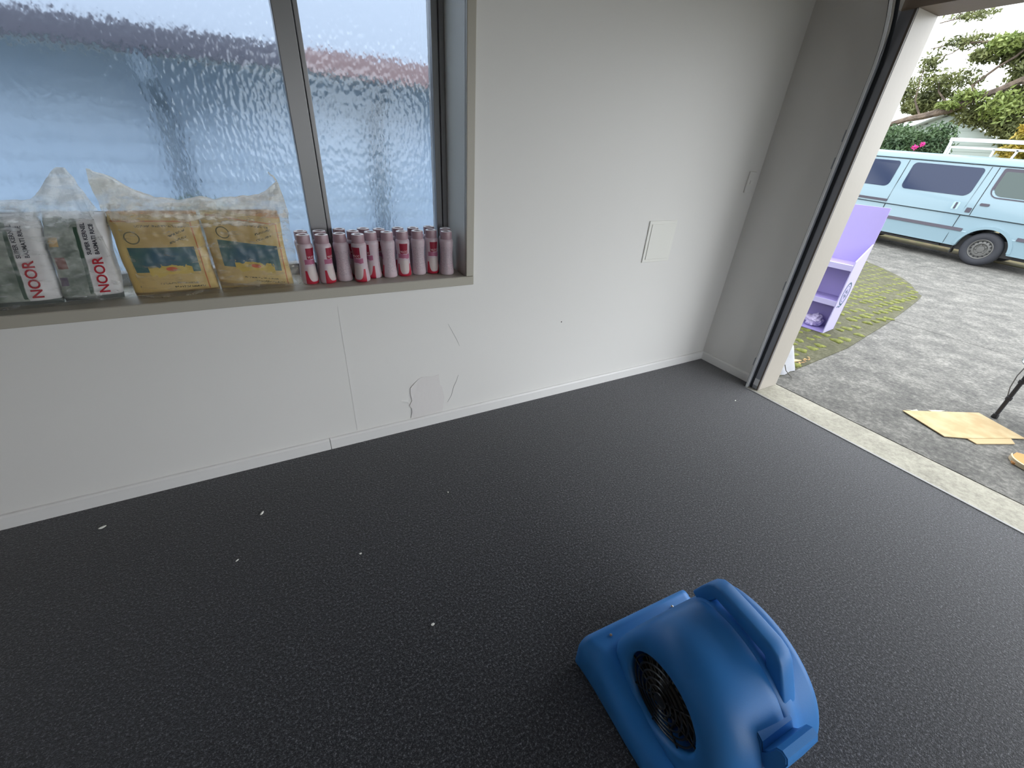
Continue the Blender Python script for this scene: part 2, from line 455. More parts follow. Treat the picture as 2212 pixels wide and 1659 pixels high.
for pts in ([(-2.311, .633), (-2.29, .59), (-2.263, .534), (-2.245, .49)], [(-2.254, .301), (-2.268, .26), (-2.284, .228), (-2.30, .17), (-2.325, .128)]):
    obj('crack', tube(bmesh.new(), [(x, -0.0004, z) for x, z in pts], [.0006] + [.0011] * (len(pts) - 2) + [.0006], 5), CRK, wall_back)
obj('board_seam', box(-2.8585, -2.8560, -0.0011, -0.0003, .068, .80), PAINT, wall_back)
obj('scuff', box(-1.549, -1.543, -0.0012, -0.0003, .538, .546), GAP, wall_back)

# ------------------------------------------------------------------ sectional door track on the nib
trk = empty('door_track', (0, 0, 0)); tag(trk, 'galvanised garage door track on dark rail beside the jamb', 'door track')
obj('rail_plate', box(-0.052, -0.0465, -0.576, -0.502, 0.0, 2.2, 0.001), DARKSTEEL, trk)
obj('angle_back', box(-0.075, -0.0525, -0.506, -0.502, 0.0, 2.2, 0.0005), DARKSTEEL, trk)
path = [(-0.088, 0.0), (-0.088, 1.0), (-0.090, 1.95)] + [(-0.090 - 0.48 * (1 - math.cos(a)), 1.95 + 0.48 * math.sin(a)) for a in np.linspace(0.06, PI / 2, 12)] + [(-2.2, 2.43)]
obj('track_lip', sweep_rect(bmesh.new(), [(x, -0.503, z) for x, z in path], 0.015, 0.005, (0, 1, 0)), STEEL, trk)
obj('track_web', sweep_rect(bmesh.new(), [(x + .018, -0.494, z) for x, z in path], 0.003, 0.036, (0, 1, 0)), mat('track_groove_shade', rgb(44, 48, 54), 0.5), trk)  # web coloured dark to paint the shadow beside the lip
obj('track_back', sweep_rect(bmesh.new(), [(x + .033, -0.518, z) for x, z in path], 0.018, 0.003, (0, 1, 0)), mat('track_groove_shade', rgb(44, 48, 54), 0.5), trk)  # dark strip paints the shaded gap between lip and rail plate
for z in (0.20, 0.78, 1.52, 1.66):
    b = obj('bracket', box(-0.060, -0.001, -0.497, -0.470, z - .03, z + .03, 0.002), DARKSTEEL, trk)
    obj('bolt', lathe([(0.006, 0), (0.006, -0.006), (0.003, -0.014), (0.001, -.014)], 8, 'X'), DARKSTEEL, b, (-0.058, -0.483, z))
obj('foot_plate', box(-0.056, -0.0525, -0.566, -0.518, 0.03, 0.085, 0.001), STEEL, trk)
obj('weather_strip', box(-0.062, -0.0525, -0.5775, -0.566, 0.0, 2.2, 0.002), mat('brown_seal', rgb(96, 88, 82), .6), trk)

# ================================================================== BLUE AIR MOVER
bl = empty('air_mover', (-2.232, -1.772, 0.0), (0, 0, math.radians(-3.5)))
tag(bl, 'blue plastic carpet blower with carry handle on dark carpet', 'air mover')
ZC = 0.226
prof = [(0.119, -0.085), (0.119, -0.142), (0.123, -0.149), (0.130, -0.152), (0.150, -0.152), (0.172, -0.149), (0.190, -0.142), (0.206, -0.128), (0.218, -0.108), (0.226, -0.082), (0.230, -0.05), (0.2325, 0.0), (0.2331, 0.024), (0.2318, 0.0265), (0.2332, 0.029), (0.2335, 0.045), (0.2345, 0.062), (0.2305, 0.070), (0.2315, 0.09), (0.2345, 0.130), (0.2345, 0.141), (0.231, 0.147), (0.222, 0.150), (0.06, 0.152), (0.001, 0.152)]
rings = []
for R_, h in prof:
    ring = []
    for i in range(96):
        a = 2 * PI * i / 96
        cs = math.cos(a - math.radians(20)); lim = (0.176 - (0.2345 - R_) * .35) / cs if cs > .15 else 9.0
        q = R_ if R_ < .12 else (R_ ** -16 + min(lim, 9.0) ** -16) ** (-1 / 16)
        ring.append((h, q * math.cos(a), q * math.sin(a)))
    rings.append(ring)
d = obj('drum_housing', loft(bmesh.new(), rings, True, False), BLUE, bl, (0, 0, ZC)); smooth(d, 50)
# lower body with the outlet nozzle: sections along y
rings = []
def base_sec(y, hw0, hw1, h, sh):
    # hw0/hw1: half widths at bottom/top edges (left, right), h height, sh shoulder
    pts = [(-hw0, 0.004), (-hw0 - .004, 0.012), (-hw0 - .004, h - sh * 1.2), (-hw0 + .003, h - sh * .55), (-hw0 + sh * .45, h - sh * .12), (-hw0 + sh, h)]
    pts2 = [(hw1 - sh, h), (hw1 - sh * .45, h - sh * .12), (hw1 - .003, h - sh * .55), (hw1 + .004, h - sh * 1.2), (hw1 + .004, 0.012), (hw1, 0.004)]
    return [(x, y, z) for x, z in pts + pts2]
for y, a, b, h, s in ((-0.235, .165, .165, .055, .03), (-0.228, .175, .172, .075, .04), (-0.20, .188, .18, .088, .045), (-0.10, .198, .19, .092, .05), (0.0, .204, .20, .100, .05), (0.08, .206, .21, .118, .05), (0.15, .208, .222, .150, .045), (0.20, .212, .232, .156, .04), (0.232, .216, .236, .146, .034), (0.236, .217, .237, .148, .034), (0.250, .219, .239, .146, .034), (0.256, .216, .236, .141, .030)):
    rings.append(base_sec(y, a, b, h, s))
b = obj('base_body', loft(bmesh.new(), rings), BLUE, bl); smooth(b, 45)
# dark mouth of the nozzle
obj('outlet_mouth', prism(bmesh.new(), rounded_poly(-.19, .21, .02, .125, .02), 'Y', 0.2545, 0.2575), BLACKPL, bl)
for x, y, z in ((-0.128, 0.222, 0.151), (0.128, 0.216, 0.153)):
    s = obj('screw', lathe([(0.0055, 0), (0.0055, 0.002), (0.004, 0.004), (0.001, 0.0045)], 10), SCREW, bl, (x, y, z)); smooth(s)
for sx in (-.16, .16):
    for sy in (-.19, .2):
        obj('foot', lathe([(.014, 0.0), (.016, .004), (.016, .008)], 10), RUBBER, bl, (sx, sy, 0))
# carry handle: a moulded bridge along y
hp = [(0.112, 0.400), (0.098, 0.440), (0.086, 0.468), (0.078, 0.477), (0.066, 0.480), (0.0, 0.478), (-0.078, 0.473), (-0.092, 0.468), (-0.102, 0.458), (-0.114, 0.435), (-0.134, 0.395), (-0.150, 0.360)]
hd = obj('handle', sweep_rect(bmesh.new(), [(0.060, y, z + .011) for y, z in hp], 0.046, 0.042, (1, 0, 0), 0.28), BLUE, bl); smooth(hd, 50)
# cord hook on the rear shoulder
hook = [(-0.180, 0.352), (-0.196, 0.340), (-0.226, 0.318), (-0.238, 0.325), (-0.2385, 0.405), (-0.232, 0.420), (-0.218, 0.424), (-0.208, 0.414), (-0.203, 0.380), (-0.196, 0.366), (-0.186, 0.385), (-0.170, 0.392), (-0.160, 0.380)]
bm = prism(bmesh.new(), [(y - .002, z - .014) for y, z in hook], 'X', -0.062, 0.048)
bmesh.ops.bevel(bm, geom=[e for e in bm.edges if abs(e.verts[0].co.x - e.verts[1].co.x) < 1e-6], offset=0.003, segments=2, affect='EDGES')
h_ = obj('cord_hook', bm, BLUE, bl); smooth(h_, 35)
# intake: dark well, impeller and grille
obj('intake_well', lathe([(0.1195, -0.088), (0.001, -0.080)], 40, 'X', cap=False), BLACKPL, bl, (0, 0, ZC))
gr = empty('intake_grille'); gr.parent = bl; gr.location = (-0.136, 0, ZC)
for r in (0.018, 0.036, 0.054, 0.072, 0.090, 0.108):
    bm = bmesh.new(); tube(bm, [(0.010 * (1 - (r / .11) ** 2) * -1, r * math.cos(a), r * math.sin(a)) for a in np.linspace(0, 2 * PI, 41)], 0.0028, 6, cap=False)
    smooth(obj('ring', bm, BLACKPL, gr))
for k in range(8):
    a = 2 * PI * k / 8
    bm = bmesh.new(); tube(bm, [(-0.006, .016 * math.cos(a), .016 * math.sin(a)), (-.006, .06 * math.cos(a), .06 * math.sin(a)), (0.0, .119 * math.cos(a), .119 * math.sin(a))], 0.0028, 6)
    obj('spoke', bm, BLACKPL, gr)
obj('grille_hub', lathe([(.001, -.012), (.018, -.011), (.020, -.004), (.020, .002)], 20, 'X'), BLACKPL, gr)
imp = empty('impeller'); imp.parent = bl; imp.location = (-0.118, 0, ZC)
blade = bmesh.new(); loft(blade, [[(0, .045, -.004), (0, .045, .004), (.024, .047, .006), (.024, .047, -.002)], [(0, .075, .006), (0, .075, .012), (.024, .077, .014), (.024, .077, .008)], [(0, .100, .026), (0, .100, .030), (.024, .102, .032), (.024, .102, .028)]])
bme = bpy.data.meshes.new('blade'); blade.to_mesh(bme); blade.free(); bme.materials.append(GREYPL)
for k in range(22): obj('blade', bme, None, imp, (0, 0, 0), (2 * PI * k / 22, 0, 0))
obj('hub', lathe([(.001, -.004), (.030, -.002), (.042, .012), (.044, .03)], 20, 'X'), GREYPL, imp)
# power cord running off behind
bm = bmesh.new(); tube(bm, [(-.02, -.20, .30), (-.03, -.27, .22), (.02, -.33, .06), (.12, -.42, .008), (.3, -.6, .006), (.35, -.9, .006)], 0.005, 8)
smooth(obj('power_cord', bm, RUBBER, bl))

# ================================================================== SILL: BOTTLES
def bottle_mat():
    mt, nt, N, L, P = nodes_of('pink_lotion_bottle_label')
    tc = N.new('ShaderNodeTexCoord').outputs['Object']
    sp = N.new('ShaderNodeSeparateXYZ'); L.new(tc, sp.inputs[0])
    X, Y, Z = sp.outputs
    ang = mth(N, L, 'ARCTAN2', X, mth(N, L, 'MULTIPLY', Y, -1.0))      # 0 on the front (-y)
    aab = mth(N, L, 'ABSOLUTE', ang)
    base = (0.56, 0.46, 0.51, 1)
    wob = mth(N, L, 'MULTIPLY', mth(N, L, 'SUBTRACT', tex(N, L, tc, 60, 3), .5), 0.02)
    zz = mth(N, L, 'ADD', Z, wob)
    red = (0.46, 0.022, 0.05, 1)
    # red foot with a curved cut-out
    arch = mth(N, L, 'MULTIPLY', mth(N, L, 'POWER', mth(N, L, 'MULTIPLY', aab, 1.05), 4.0), 0.07)
    footm = mth(N, L, 'MULTIPLY', mth(N, L, 'LESS_THAN', Z, mth(N, L, 'ADD', arch, 0.013)), mth(N, L, 'LESS_THAN', aab, 1.15))
    footm = mth(N, L, 'MULTIPLY', footm, mth(N, L, 'LESS_THAN', Z, 0.062))
    c = mx(N, L, footm, base, red)
    # plum splash under the tab
    spl = mth(N, L, 'MULTIPLY', band(N, L, zz, 0.090, 0.112), mth(N, L, 'LESS_THAN', aab, 1.0))
    c = mx(N, L, mth(N, L, 'MULTIPLY', spl, 0.85), c, (0.36, 0.06, 0.16, 1))
    # silver window
    sil = mth(N, L, 'MULTIPLY', band(N, L, Z, 0.018, 0.080), mth(N, L, 'LESS_THAN', aab, 0.72))
    sil = mth(N, L, 'MULTIPLY', sil, mth(N, L, 'GREATER_THAN', Z, mth(N, L, 'ADD', arch, 0.013)))
    c = mx(N, L, mth(N, L, 'MULTIPLY', sil, 0.6), c, (0.62, 0.56, 0.52, 1))
    # small print on the back
    wv = N.new('ShaderNodeTexWave'); wv.bands_direction = 'Z'; wv.inputs['Scale'].default_value = 62; wv.inputs['Distortion'].default_value = 0
    L.new(tc, wv.inputs['Vector'])
    wd = mth(N, L, 'GREATER_THAN', tex(N, L, tc, 330, 2), 0.50)
    prt = mth(N, L, 'MULTIPLY', mth(N, L, 'GREATER_THAN', wv.outputs['Fac'], 0.62), wd)
    prt = mth(N, L, 'MULTIPLY', prt, mth(N, L, 'MULTIPLY', band(N, L, Z, .028, .142), mth(N, L, 'GREATER_THAN', aab, 1.75)))
    c = mx(N, L, mth(N, L, 'MULTIPLY', prt, 0.7), c, (0.22, 0.18, 0.22, 1))
    L.new(c, P.inputs['Base Color'])
    P.inputs['Roughness'].default_value = 0.32
    P.inputs['Subsurface Weight'].default_value = 0.25
    P.inputs['Subsurface Radius'].default_value = (0.02, 0.008, 0.008)
    return mt
BOT = bottle_mat()
CAP = mat('dusty_pink_cap', (0.40, 0.27, 0.31, 1), 0.3)
TABM = mat('red_logo_tab', (0.27, 0.012, 0.036, 1), 0.35)
LOGO = mat('logo_white', (0.80, 0.66, 0.70, 1), 0.5)
bprof = [(0.004, 0.001), (0.028, 0.0), (0.0325, 0.003), (0.0340, 0.010), (0.0325, 0.030), (0.0298, 0.060), (0.0283, 0.088), (0.0285, 0.112), (0.0300, 0.135), (0.0318, 0.155), (0.0322, 0.164), (0.0308, 0.172), (0.0275, 0.1765), (0.0265, 0.178)]
cprof = [(0.0250, 0.177), (0.0262, 0.178), (0.0268, 0.182), (0.0268, 0.210), (0.0258, 0.2135), (0.0235, 0.2145), (0.0165, 0.2140), (0.0150, 0.2115), (0.0100, 0.2095), (0.001, 0.209)]
bprof = [(r * 1.06, h) for r, h in bprof]; cprof = [(r * 1.06, h) for r, h in cprof]
proto_b = empty('lotion_bottle')
smooth(obj('body', lathe(bprof, 28, cap=False), BOT, proto_b), 60)
smooth(obj('cap', lathe(cprof, 28, cap=False), CAP, proto_b), 35)
smooth(obj('cap_ring_glint', lathe([(0.0272, 0.2135), (0.0262, 0.2152), (0.0218, 0.2154), (0.0172, 0.2150), (0.0162, 0.2135)], 28, cap=False), mat('pale_ring_glint', (0.90, 0.84, 0.85, 1), 0.18), proto_b), 60)  # whitish ring paints the window's reflection onto the cap top
# red tab wrapped on the front, with its lettering
bm = bmesh.new(); rr = []
for z, r in ((0.113, .0293), (0.124, .0299), (0.136, .0309), (0.150, .0322), (0.161, .0330)):
    rr.append([(r * 1.06 * math.sin(a), -r * 1.06 * math.cos(a), z) for a in np.linspace(-.60, .60, 9)])
loft(bm, rr, close=False, cap=False)
tb = obj('logo_tab', bm, TABM, proto_b); smooth(tb)
me = text_mesh('VLCC', 0.0125, 0.0003, align='CENTER')
for v in me.vertices:
    x, y, zz = v.co
    a = x / 0.031; r = 0.0331 + zz
    v.co = (r * math.sin(a), -r * math.cos(a), 0.118 + y)
me.materials.append(LOGO); obj('lettering', me, None, tb)
front = [(-2.946, .088, 32), (-2.871, .078, 44), (-2.794, .090, 178), (-2.720, .057, -42), (-2.654, .102, -66), (-2.580, .090, -128), (-2.505, .097, -8), (-2.428, .098, 186), (-2.353, .107, 2), (-2.290, .058, 174)]
back = [(-2.948, .171, 20), (-2.870, .168, 30), (-2.779, .200, 15), (-2.726, .140, -20), (-2.668, .198, 60), (-2.598, .172, -40), (-2.501, .186, 10), (-2.425, .180, 170), (-2.335, .197, 90), (-2.267, .135, 12)]
fl = ['pink lotion bottle touching the bag of yellow packs, red tab turned right', 'second front bottle from the bag, red tab turned far right',
      'front bottle below the window mullion showing its printed pale back', 'front bottle with red tab turned left, fourth from the bag',
      'fifth front bottle from the bag, only plum splash and red foot showing', 'sixth front bottle from the bag, pale printed back, red edge at left',
      'seventh front bottle from the bag, red logo tab and silver window facing out', 'pale printed bottle between the two bottles facing straight out',
      'front bottle with red tab facing out, second from window jamb', 'front bottle nearest the window jamb, pale printed back']
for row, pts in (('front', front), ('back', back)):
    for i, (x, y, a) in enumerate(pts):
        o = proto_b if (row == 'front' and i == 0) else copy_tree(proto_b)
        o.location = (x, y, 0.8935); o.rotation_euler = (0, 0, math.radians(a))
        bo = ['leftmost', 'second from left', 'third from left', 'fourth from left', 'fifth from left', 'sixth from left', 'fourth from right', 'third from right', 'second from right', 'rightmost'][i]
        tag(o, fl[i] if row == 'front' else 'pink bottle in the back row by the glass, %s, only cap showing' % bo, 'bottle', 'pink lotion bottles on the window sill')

# ================================================================== SILL: RICE PACKS, YELLOW PACKS, CLEAR BAGS
def cushion(w, h, d, nx=14, nz=18, puff=0.6, seed=0, lean=0.0, pinch=0.25):
    """soft filled packet: origin bottom centre, front at -d/2"""
    bm = bmesh.new(); rings = []
    M_ = 28
    for k in range(nz + 1):
        t = k / nz; z = h * t
        e = min(1.0, (t / 0.08) ** 0.5 if t < .08 else 1.0) * (1.0 if t < .86 else max(0.06, math.cos((t - .86) / .14 * PI / 2) ** 0.8))
        dd = d / 2 * (0.78 + 0.22 * math.sin(PI * min(1, t * 1.05))) * e
        ww = w / 2 * (1 - 0.02 * math.sin(PI * t) - (0.04 if t > .9 else 0))
        ring = []
        for i in range(M_):
            a = 2 * PI * i / M_ - PI / 2
            ca, sa = math.cos(a), math.sin(a)
            ex = 0.32
            x = ww * math.copysign(abs(ca) ** ex, ca); y = dd * math.copysign(abs(sa) ** 0.55, sa)
            n = mnoise.noise(Vector((x * 14 + seed * 7.1, y * 10 + seed, z * 11)))
            n2 = mnoise.noise(Vector((x * 40 + seed * 3.1, y * 40, z * 34 + seed)))
            y += (n * 0.014 + n2 * 0.006) * min(1, e) ; x += n * 0.003
            sag = 1 - t ** 4 * (0.035 + 0.06 * (0.5 + 0.5 * mnoise.noise(Vector((x * 13 + seed * 5.3, seed, 0)))) + 0.02 * mnoise.noise(Vector((x * 45, seed * 2.2, 1))))
            ring.append((x + lean * z, y, z * sag))
        rings.append(ring)
    loft(bm, rings)
    return bm

def rice_mat(name, art_l, art_r, zb=0.0):
    mt, nt, N, L, P = nodes_of(name)
    tc = N.new('ShaderNodeTexCoord').outputs['Object']
    sp = N.new('ShaderNodeSeparateXYZ'); L.new(tc, sp.inputs[0]); X0, Y, Z = sp.outputs
    X = mth(N, L, 'SUBTRACT', X0, mth(N, L, 'MULTIPLY', Z, 0.14))
    c = (0.74, 0.74, 0.76, 1)
    no = tex(N, L, tc, 14, 4)
    art = ramp(N, L, no, [(0.36, rgb(92, 104, 96)), (0.5, rgb(140, 150, 142)), (0.64, rgb(184, 190, 184))])
    c = mx(N, L, rect(N, L, X, Z, art_l, art_r, .0, .30), c, art)
    c = mx(N, L, rect(N, L, X, Z, art_l + .012, art_l + .036, .205, .235), c, rgb(196, 164, 104))
    c = mx(N, L, rect(N, L, X, Z, art_l + .014, art_l + .042, .125, .168), c, rgb(128, 84, 76))
    c = mx(N, L, rect(N, L, X, Z, art_l + .010, art_l + .032, .065, .095), c, rgb(86, 74, 96))
    c = mx(N, L, rect(N, L, X, Z, art_r - .012, art_r - .002, .03, .27), c, rgb(58, 84, 70))
    c = mx(N, L, band(N, L, Z, .0, .022), c, rgb(96, 104, 104))
    L.new(c, P.inputs['Base Color']); P.inputs['Roughness'].default_value = 0.35
    return mt
LETR = mat('rice_red_print', rgb(176, 32, 48), 0.5)
LETK = mat('rice_dark_print', rgb(52, 54, 66), 0.5)
def rice_pack(name, loc, w, d, art, strip_x, label, seed):
    t = empty(name, loc); tag(t, label, 'rice pack', 'rice packs in the clear bag')
    p = obj('packet', cushion(w, 0.335, d, seed=seed, lean=0.14), rice_mat('rice_packet_print_%d' % seed, *art), t); smooth(p, 70)
    yf = -d / 2 - 0.012
    for txt, size, x, z, mt in (('NOOR', .043, strip_x + .018, .036, LETR), ('SUPER KERNEL', .0165, strip_x - .008, .176, LETK), ('BASMATI RICE', .0165, strip_x + .014, .176, LETK)):
        me = text_mesh(txt, size, 0.0005, bold=0.0008 if mt is LETR else 0.0004)
        for v in me.vertices:
            a, b, c_ = v.co
            z_ = z + a; v.co = (x - b + 0.14 * z_, yf - c_, z_)
        me.materials.append(mt); obj('lettering', me, None, t)
    return t
rice_pack('rice_pack', (-3.930, 0.086, 0.8935), 0.272, 0.085, (-.125, .058), 0.086, 'rice pack at the far left of the sill, red lettering beside grey-green art', 1)
rice_pack('rice_pack', (-3.707, 0.098, 0.8935), 0.172, 0.085, (-.086, .012), 0.042, 'rice pack nearest the yellow packs, brown picture and red lettering', 2)

def yellow_mat(name, tl, tr, tb, tt, slope):
    mt, nt, N, L, P = nodes_of(name)
    tc = N.new('ShaderNodeTexCoord').outputs['Object']
    sp = N.new('ShaderNodeSeparateXYZ'); L.new(tc, sp.inputs[0]); X, Y, Z0 = sp.outputs
    Z = mth(N, L, 'ADD', Z0, mth(N, L, 'MULTIPLY', X, slope))
    wob = mth(N, L, 'MULTIPLY', mth(N, L, 'SUBTRACT', tex(N, L, tc, 45, 4), .5), 0.05)
    no = tex(N, L, tc, 6, 3)
    c = ramp(N, L, no, [(0.35, rgb(192, 164, 104)), (0.65, rgb(212, 188, 128))])
    c = mx(N, L, rect(N, L, X, Z, -.2, .2, .305, .35), c, rgb(204, 150, 92))
    teal = rect(N, L, X, Z, tl, tr, tb, tt)
    tealc = ramp(N, L, tex(N, L, tc, 9, 3), [(0.35, rgb(44, 92, 116)), (0.65, rgb(62, 104, 96))])
    c = mx(N, L, teal, c, tealc)
    # ragged yellow grass/pasta shape biting into the window, with a red oval
    zz = mth(N, L, 'ADD', Z, wob)
    c = mx(N, L, rect(N, L, X, zz, tl + .04, tr - .025, tb - .01, tb + .024), c, rgb(206, 180, 92))
    ex = mth(N, L, 'POWER', mth(N, L, 'DIVIDE', mth(N, L, 'SUBTRACT', X, (tl + tr) / 2 + .01), .018), 2.0)
    ez = mth(N, L, 'POWER', mth(N, L, 'DIVIDE', mth(N, L, 'SUBTRACT', Z, tb + .012), .008), 2.0)
    c = mx(N, L, mth(N, L, 'LESS_THAN', mth(N, L, 'ADD', ex, ez), 1.0), c, rgb(206, 92, 60))
    fine = tex(N, L, tc, 260, 2)
    wd = mth(N, L, 'GREATER_THAN', fine, 0.5)
    for (a, b_, c0, c1) in ((-.06, .09, .262, .270), (tl + .10, tr, .030, .038), (tl + .06, tr - .02, .046, .052)):
        c = mx(N, L, mth(N, L, 'MULTIPLY', rect(N, L, X, Z, a, b_, c0, c1), wd), c, rgb(88, 82, 60))
    # thin red-brown border line
    for q in (rect(N, L, X, Z, tl - .02, tr + .012, .281, .285), rect(N, L, X, Z, tr + .010, tr + .014, .02, .285)):
        c = mx(N, L, q, c, rgb(186, 108, 60))
    # round stamp
    rx = mth(N, L, 'SUBTRACT', X, tl + .025); rz = mth(N, L, 'SUBTRACT', Z, .225)
    rd = mth(N, L, 'SQRT', mth(N, L, 'ADD', mth(N, L, 'MULTIPLY', rx, rx), mth(N, L, 'MULTIPLY', rz, rz)))
    c = mx(N, L, band(N, L, rd, .019, .023), c, rgb(92, 92, 66))
    # slanted dark words at the upper right
    sl = mth(N, L, 'SUBTRACT', Z, mth(N, L, 'MULTIPLY', X, 0.45))
    for o_ in (.188, .212):
        c = mx(N, L, mth(N, L, 'MULTIPLY', rect(N, L, X, sl, tr - .07, tr - .012, o_, o_ + .008), wd), c, rgb(78, 78, 58))
    c = mx(N, L, band(N, L, Z, .0, .016), c, rgb(150, 128, 92))
    L.new(c, P.inputs['Base Color']); P.inputs['Roughness'].default_value = 0.4
    return mt
for x, y, w, args, sd, lb in ((-3.443, .100, .278, (-.105, .098, .095, .190, 0.03), 5, 'yellow food pack with teal panel, left one in the clear bag'),
                              (-3.160, .102, .280, (-.098, .108, .090, .195, 0.16), 6, 'crumpled yellow food pack with teal panel, nearer the bottles')):
    t = empty('yellow_pack', (x, y, 0.8935), (0, 0, math.radians(2 if sd == 5 else -3))); tag(t, lb, 'food pack', 'yellow packs in the clear bag')
    smooth(obj('packet', cushion(w, 0.335, 0.10, seed=sd), yellow_mat('yellow_packet_print_%d' % sd, *args), t), 70)

def clear_bag(name, prof, zpack, dmax, yc, label, matl, seed, spikes=()):
    """prof: list of (x, ztop, depth factor) left to right; a thin film tent over the packs"""
    t = empty(name, (prof[0][0], yc, 0.8935)); tag(t, label, 'plastic bag', 'clear plastic bags on the sill')
    xs = np.array([p[0] for p in prof]); zs = np.array([p[1] for p in prof]); ds = np.array([p[2] for p in prof])
    NX, NT = 110, 60
    bm = bmesh.new(); rings = []
    for i in range(NX + 1):
        x = xs[0] + (xs[-1] - xs[0]) * i / NX
        zt = float(np.interp(x, xs, zs)) - .8935; df = float(np.interp(x, xs, ds))
        zp = min(zpack, zt * .94)
        ring = []
        for k in range(NT):
            u = k / NT                      # 0 front bottom .. up .. back down
            if u < 0.46: s = u / 0.46; side = -1
            elif u < 0.92: s = 1 - (u - 0.46) / 0.46; side = 1
            else: s = -1; side = 1 - 2 * (u - 0.92) / 0.08
            if s >= 0:
                z = 0.0015 + (zt - .0015) * s
                d = dmax * df if z <= zp else dmax * df * max(0.0, 1 - ((z - zp) / max(1e-4, zt - zp))) ** 0.65
                d *= (0.86 + 0.14 * min(1, s / 0.1))
                y = side * max(d, 0.0015)
            else:
                z = 0.0012; y = side * dmax * df * .86
            a = (z / max(zt, .01))
            q = Vector((x * 9 + seed, y * 7, z * 9))
            n1 = mnoise.noise(q); n2 = mnoise.noise(Vector((x * 30 + z * 18, y * 12 + seed, z * 26 - x * 20))); n3 = abs(mnoise.noise(Vector((x * 16 - z * 30, seed * 2.0, z * 10 + x * 22))))
            amp = 0.25 + 0.75 * min(1, a * 1.2)
            xx = x + (n2 * .008) * amp
            y += (n1 * .006 + n2 * .005 + (0.12 - n3) * .030) * amp * (1 if side < 0 else .6)
            if s > .9: z += (n2 * .006 + n3 * .004)
            if z > 0.02 or s < 0: pass
            ring.append((xx - prof[0][0], y if s >= 0 else y, max(0.0012, z)))
        rings.append(ring)
    loft(bm, rings, True, False)
    o = obj('film', bm, matl, t); smooth(o, 80)
    for pts, r in spikes:
        b2 = bmesh.new(); tube(b2, [(a - prof[0][0], b_ - yc, c_ - .8935) for a, b_, c_ in pts], r, 6)
        smooth(obj('twisted_end', b2, matl, t))
    return t
FILM1 = clear_plastic_mat('clear_film_cool', (0.95, 0.97, 0.98, 1), 0.24)
FILM2 = clear_plastic_mat('clear_film_warm', (0.98, 0.96, 0.90, 1), 0.24)
clear_bag('clear_bag', [(-4.12, 1.22, .9), (-3.95, 1.245, 1), (-3.80, 1.247, 1), (-3.757, 1.252, 1), (-3.715, 1.285, .85), (-3.690, 1.318, .7), (-3.664, 1.350, .5), (-3.636, 1.352, .45), (-3.622, 1.30, .6), (-3.606, 1.22, .8), (-3.598, 1.10, .6), (-3.592, 1.02, .25), (-3.588, .96, .05)],
          .315, .068, .095, 'clear plastic bag with peaked top around the rice packs', FILM1, 3.3)
clear_bag('clear_bag', [(-3.586, 1.347, .04), (-3.572, 1.345, .15), (-3.545, 1.336, .75), (-3.50, 1.303, 1), (-3.47, 1.276, 1), (-3.42, 1.258, 1), (-3.36, 1.248, 1), (-3.28, 1.262, 1), (-3.22, 1.255, 1), (-3.16, 1.262, 1), (-3.08, 1.270, 1), (-3.05, 1.285, .95), (-3.025, 1.305, .8), (-3.004, 1.322, .6), (-2.995, 1.30, .4), (-2.988, 1.22, .12)],
          .320, .074, .102, 'clear plastic bag with two raised corners around the yellow packs', FILM2, 8.1,
          spikes=(([(-3.004, .100, 1.318), (-3.012, .098, 1.335), (-3.022, .096, 1.341), (-3.027, .094, 1.350)], [.004, .003, .004, .002]),
                  ([(-2.998, .05, .93), (-2.985, .035, .905), (-2.960, .022, .899), (-2.925, .012, .898)], [.016, .010, .008, .003])))

# ================================================================== BITS ON THE CARPET
for x, y, a, s, lb in ((-3.933, -.171, 20, 1.5, 'white paper crumb on the carpet near skirting, farthest left'), (-3.346, -.361, 60, 1.3, 'white curled crumb on the carpet, second from skirting'),
                       (-3.436, -.586, 40, .8, 'tiny pale fleck on the dark carpet left of the round crumb'), (-2.995, -.764, 0, 1.0, 'cream round crumb in the middle of the carpet'),
                       (-2.824, -1.174, 0, 1.25, 'white round crumb on the carpet left of the blue blower'), (-0.361, -.606, 10, 1.0, 'pale crumb on the carpet close to the door track'),
                       (-2.546, -.588, 75, .7, 'tiny pale fleck on the carpet below the peeling paint')):
    bm = bmesh.new(); bmesh.ops.create_icosphere(bm, subdivisions=2, radius=0.0048 * s)
    el = 1.9 if a else 1.1
    for v in bm.verts: v.co = Vector((v.co.x * el, v.co.y * .8, v.co.z * .55 + abs(v.co.x) * .2)) * (1 + .2 * mnoise.noise(v.co * 400))
    tag(obj('paper_crumb', bm, WHITE, None, (x, y, 0.003 * s), (0, 0, math.radians(a))), lb, 'crumb', 'pale crumbs on the carpet')

# ================================================================== OUTSIDE GROUND
struct(obj('ground', box(-14, 60, -30, 40, -0.6, -0.13), SOIL), 'soil around the buildings')
DRV = concrete_mat('weathered_driveway_concrete', (0.045, 0.045, 0.045, 1), (0.30, 0.292, 0.266, 1), (0.130, 0.127, 0.117, 1), 2.2)
def slab(x0, x1, y0, y1, nx, ny, zoff, thick, hfun):
    bm = bmesh.new(); top = []; 
    for j in range(ny + 1):
        row = []
        for i in range(nx + 1):
            x = x0 + (x1 - x0) * i / nx; y = y0 + (y1 - y0) * j / ny
            row.append(bm.verts.new((x, y, hfun(x, y) + zoff)))
        top.append(row)
    for j in range(ny):
        for i in range(nx): bm.faces.new((top[j][i], top[j][i + 1], top[j + 1][i + 1], top[j + 1][i]))
    geo = bmesh.ops.extrude_face_region(bm, geom=bm.faces[:])
    for v in geo['geom']:
        if isinstance(v, bmesh.types.BMVert): v.co.z -= thick
    bmesh.ops.recalc_face_normals(bm, faces=bm.faces[:])
    return bm
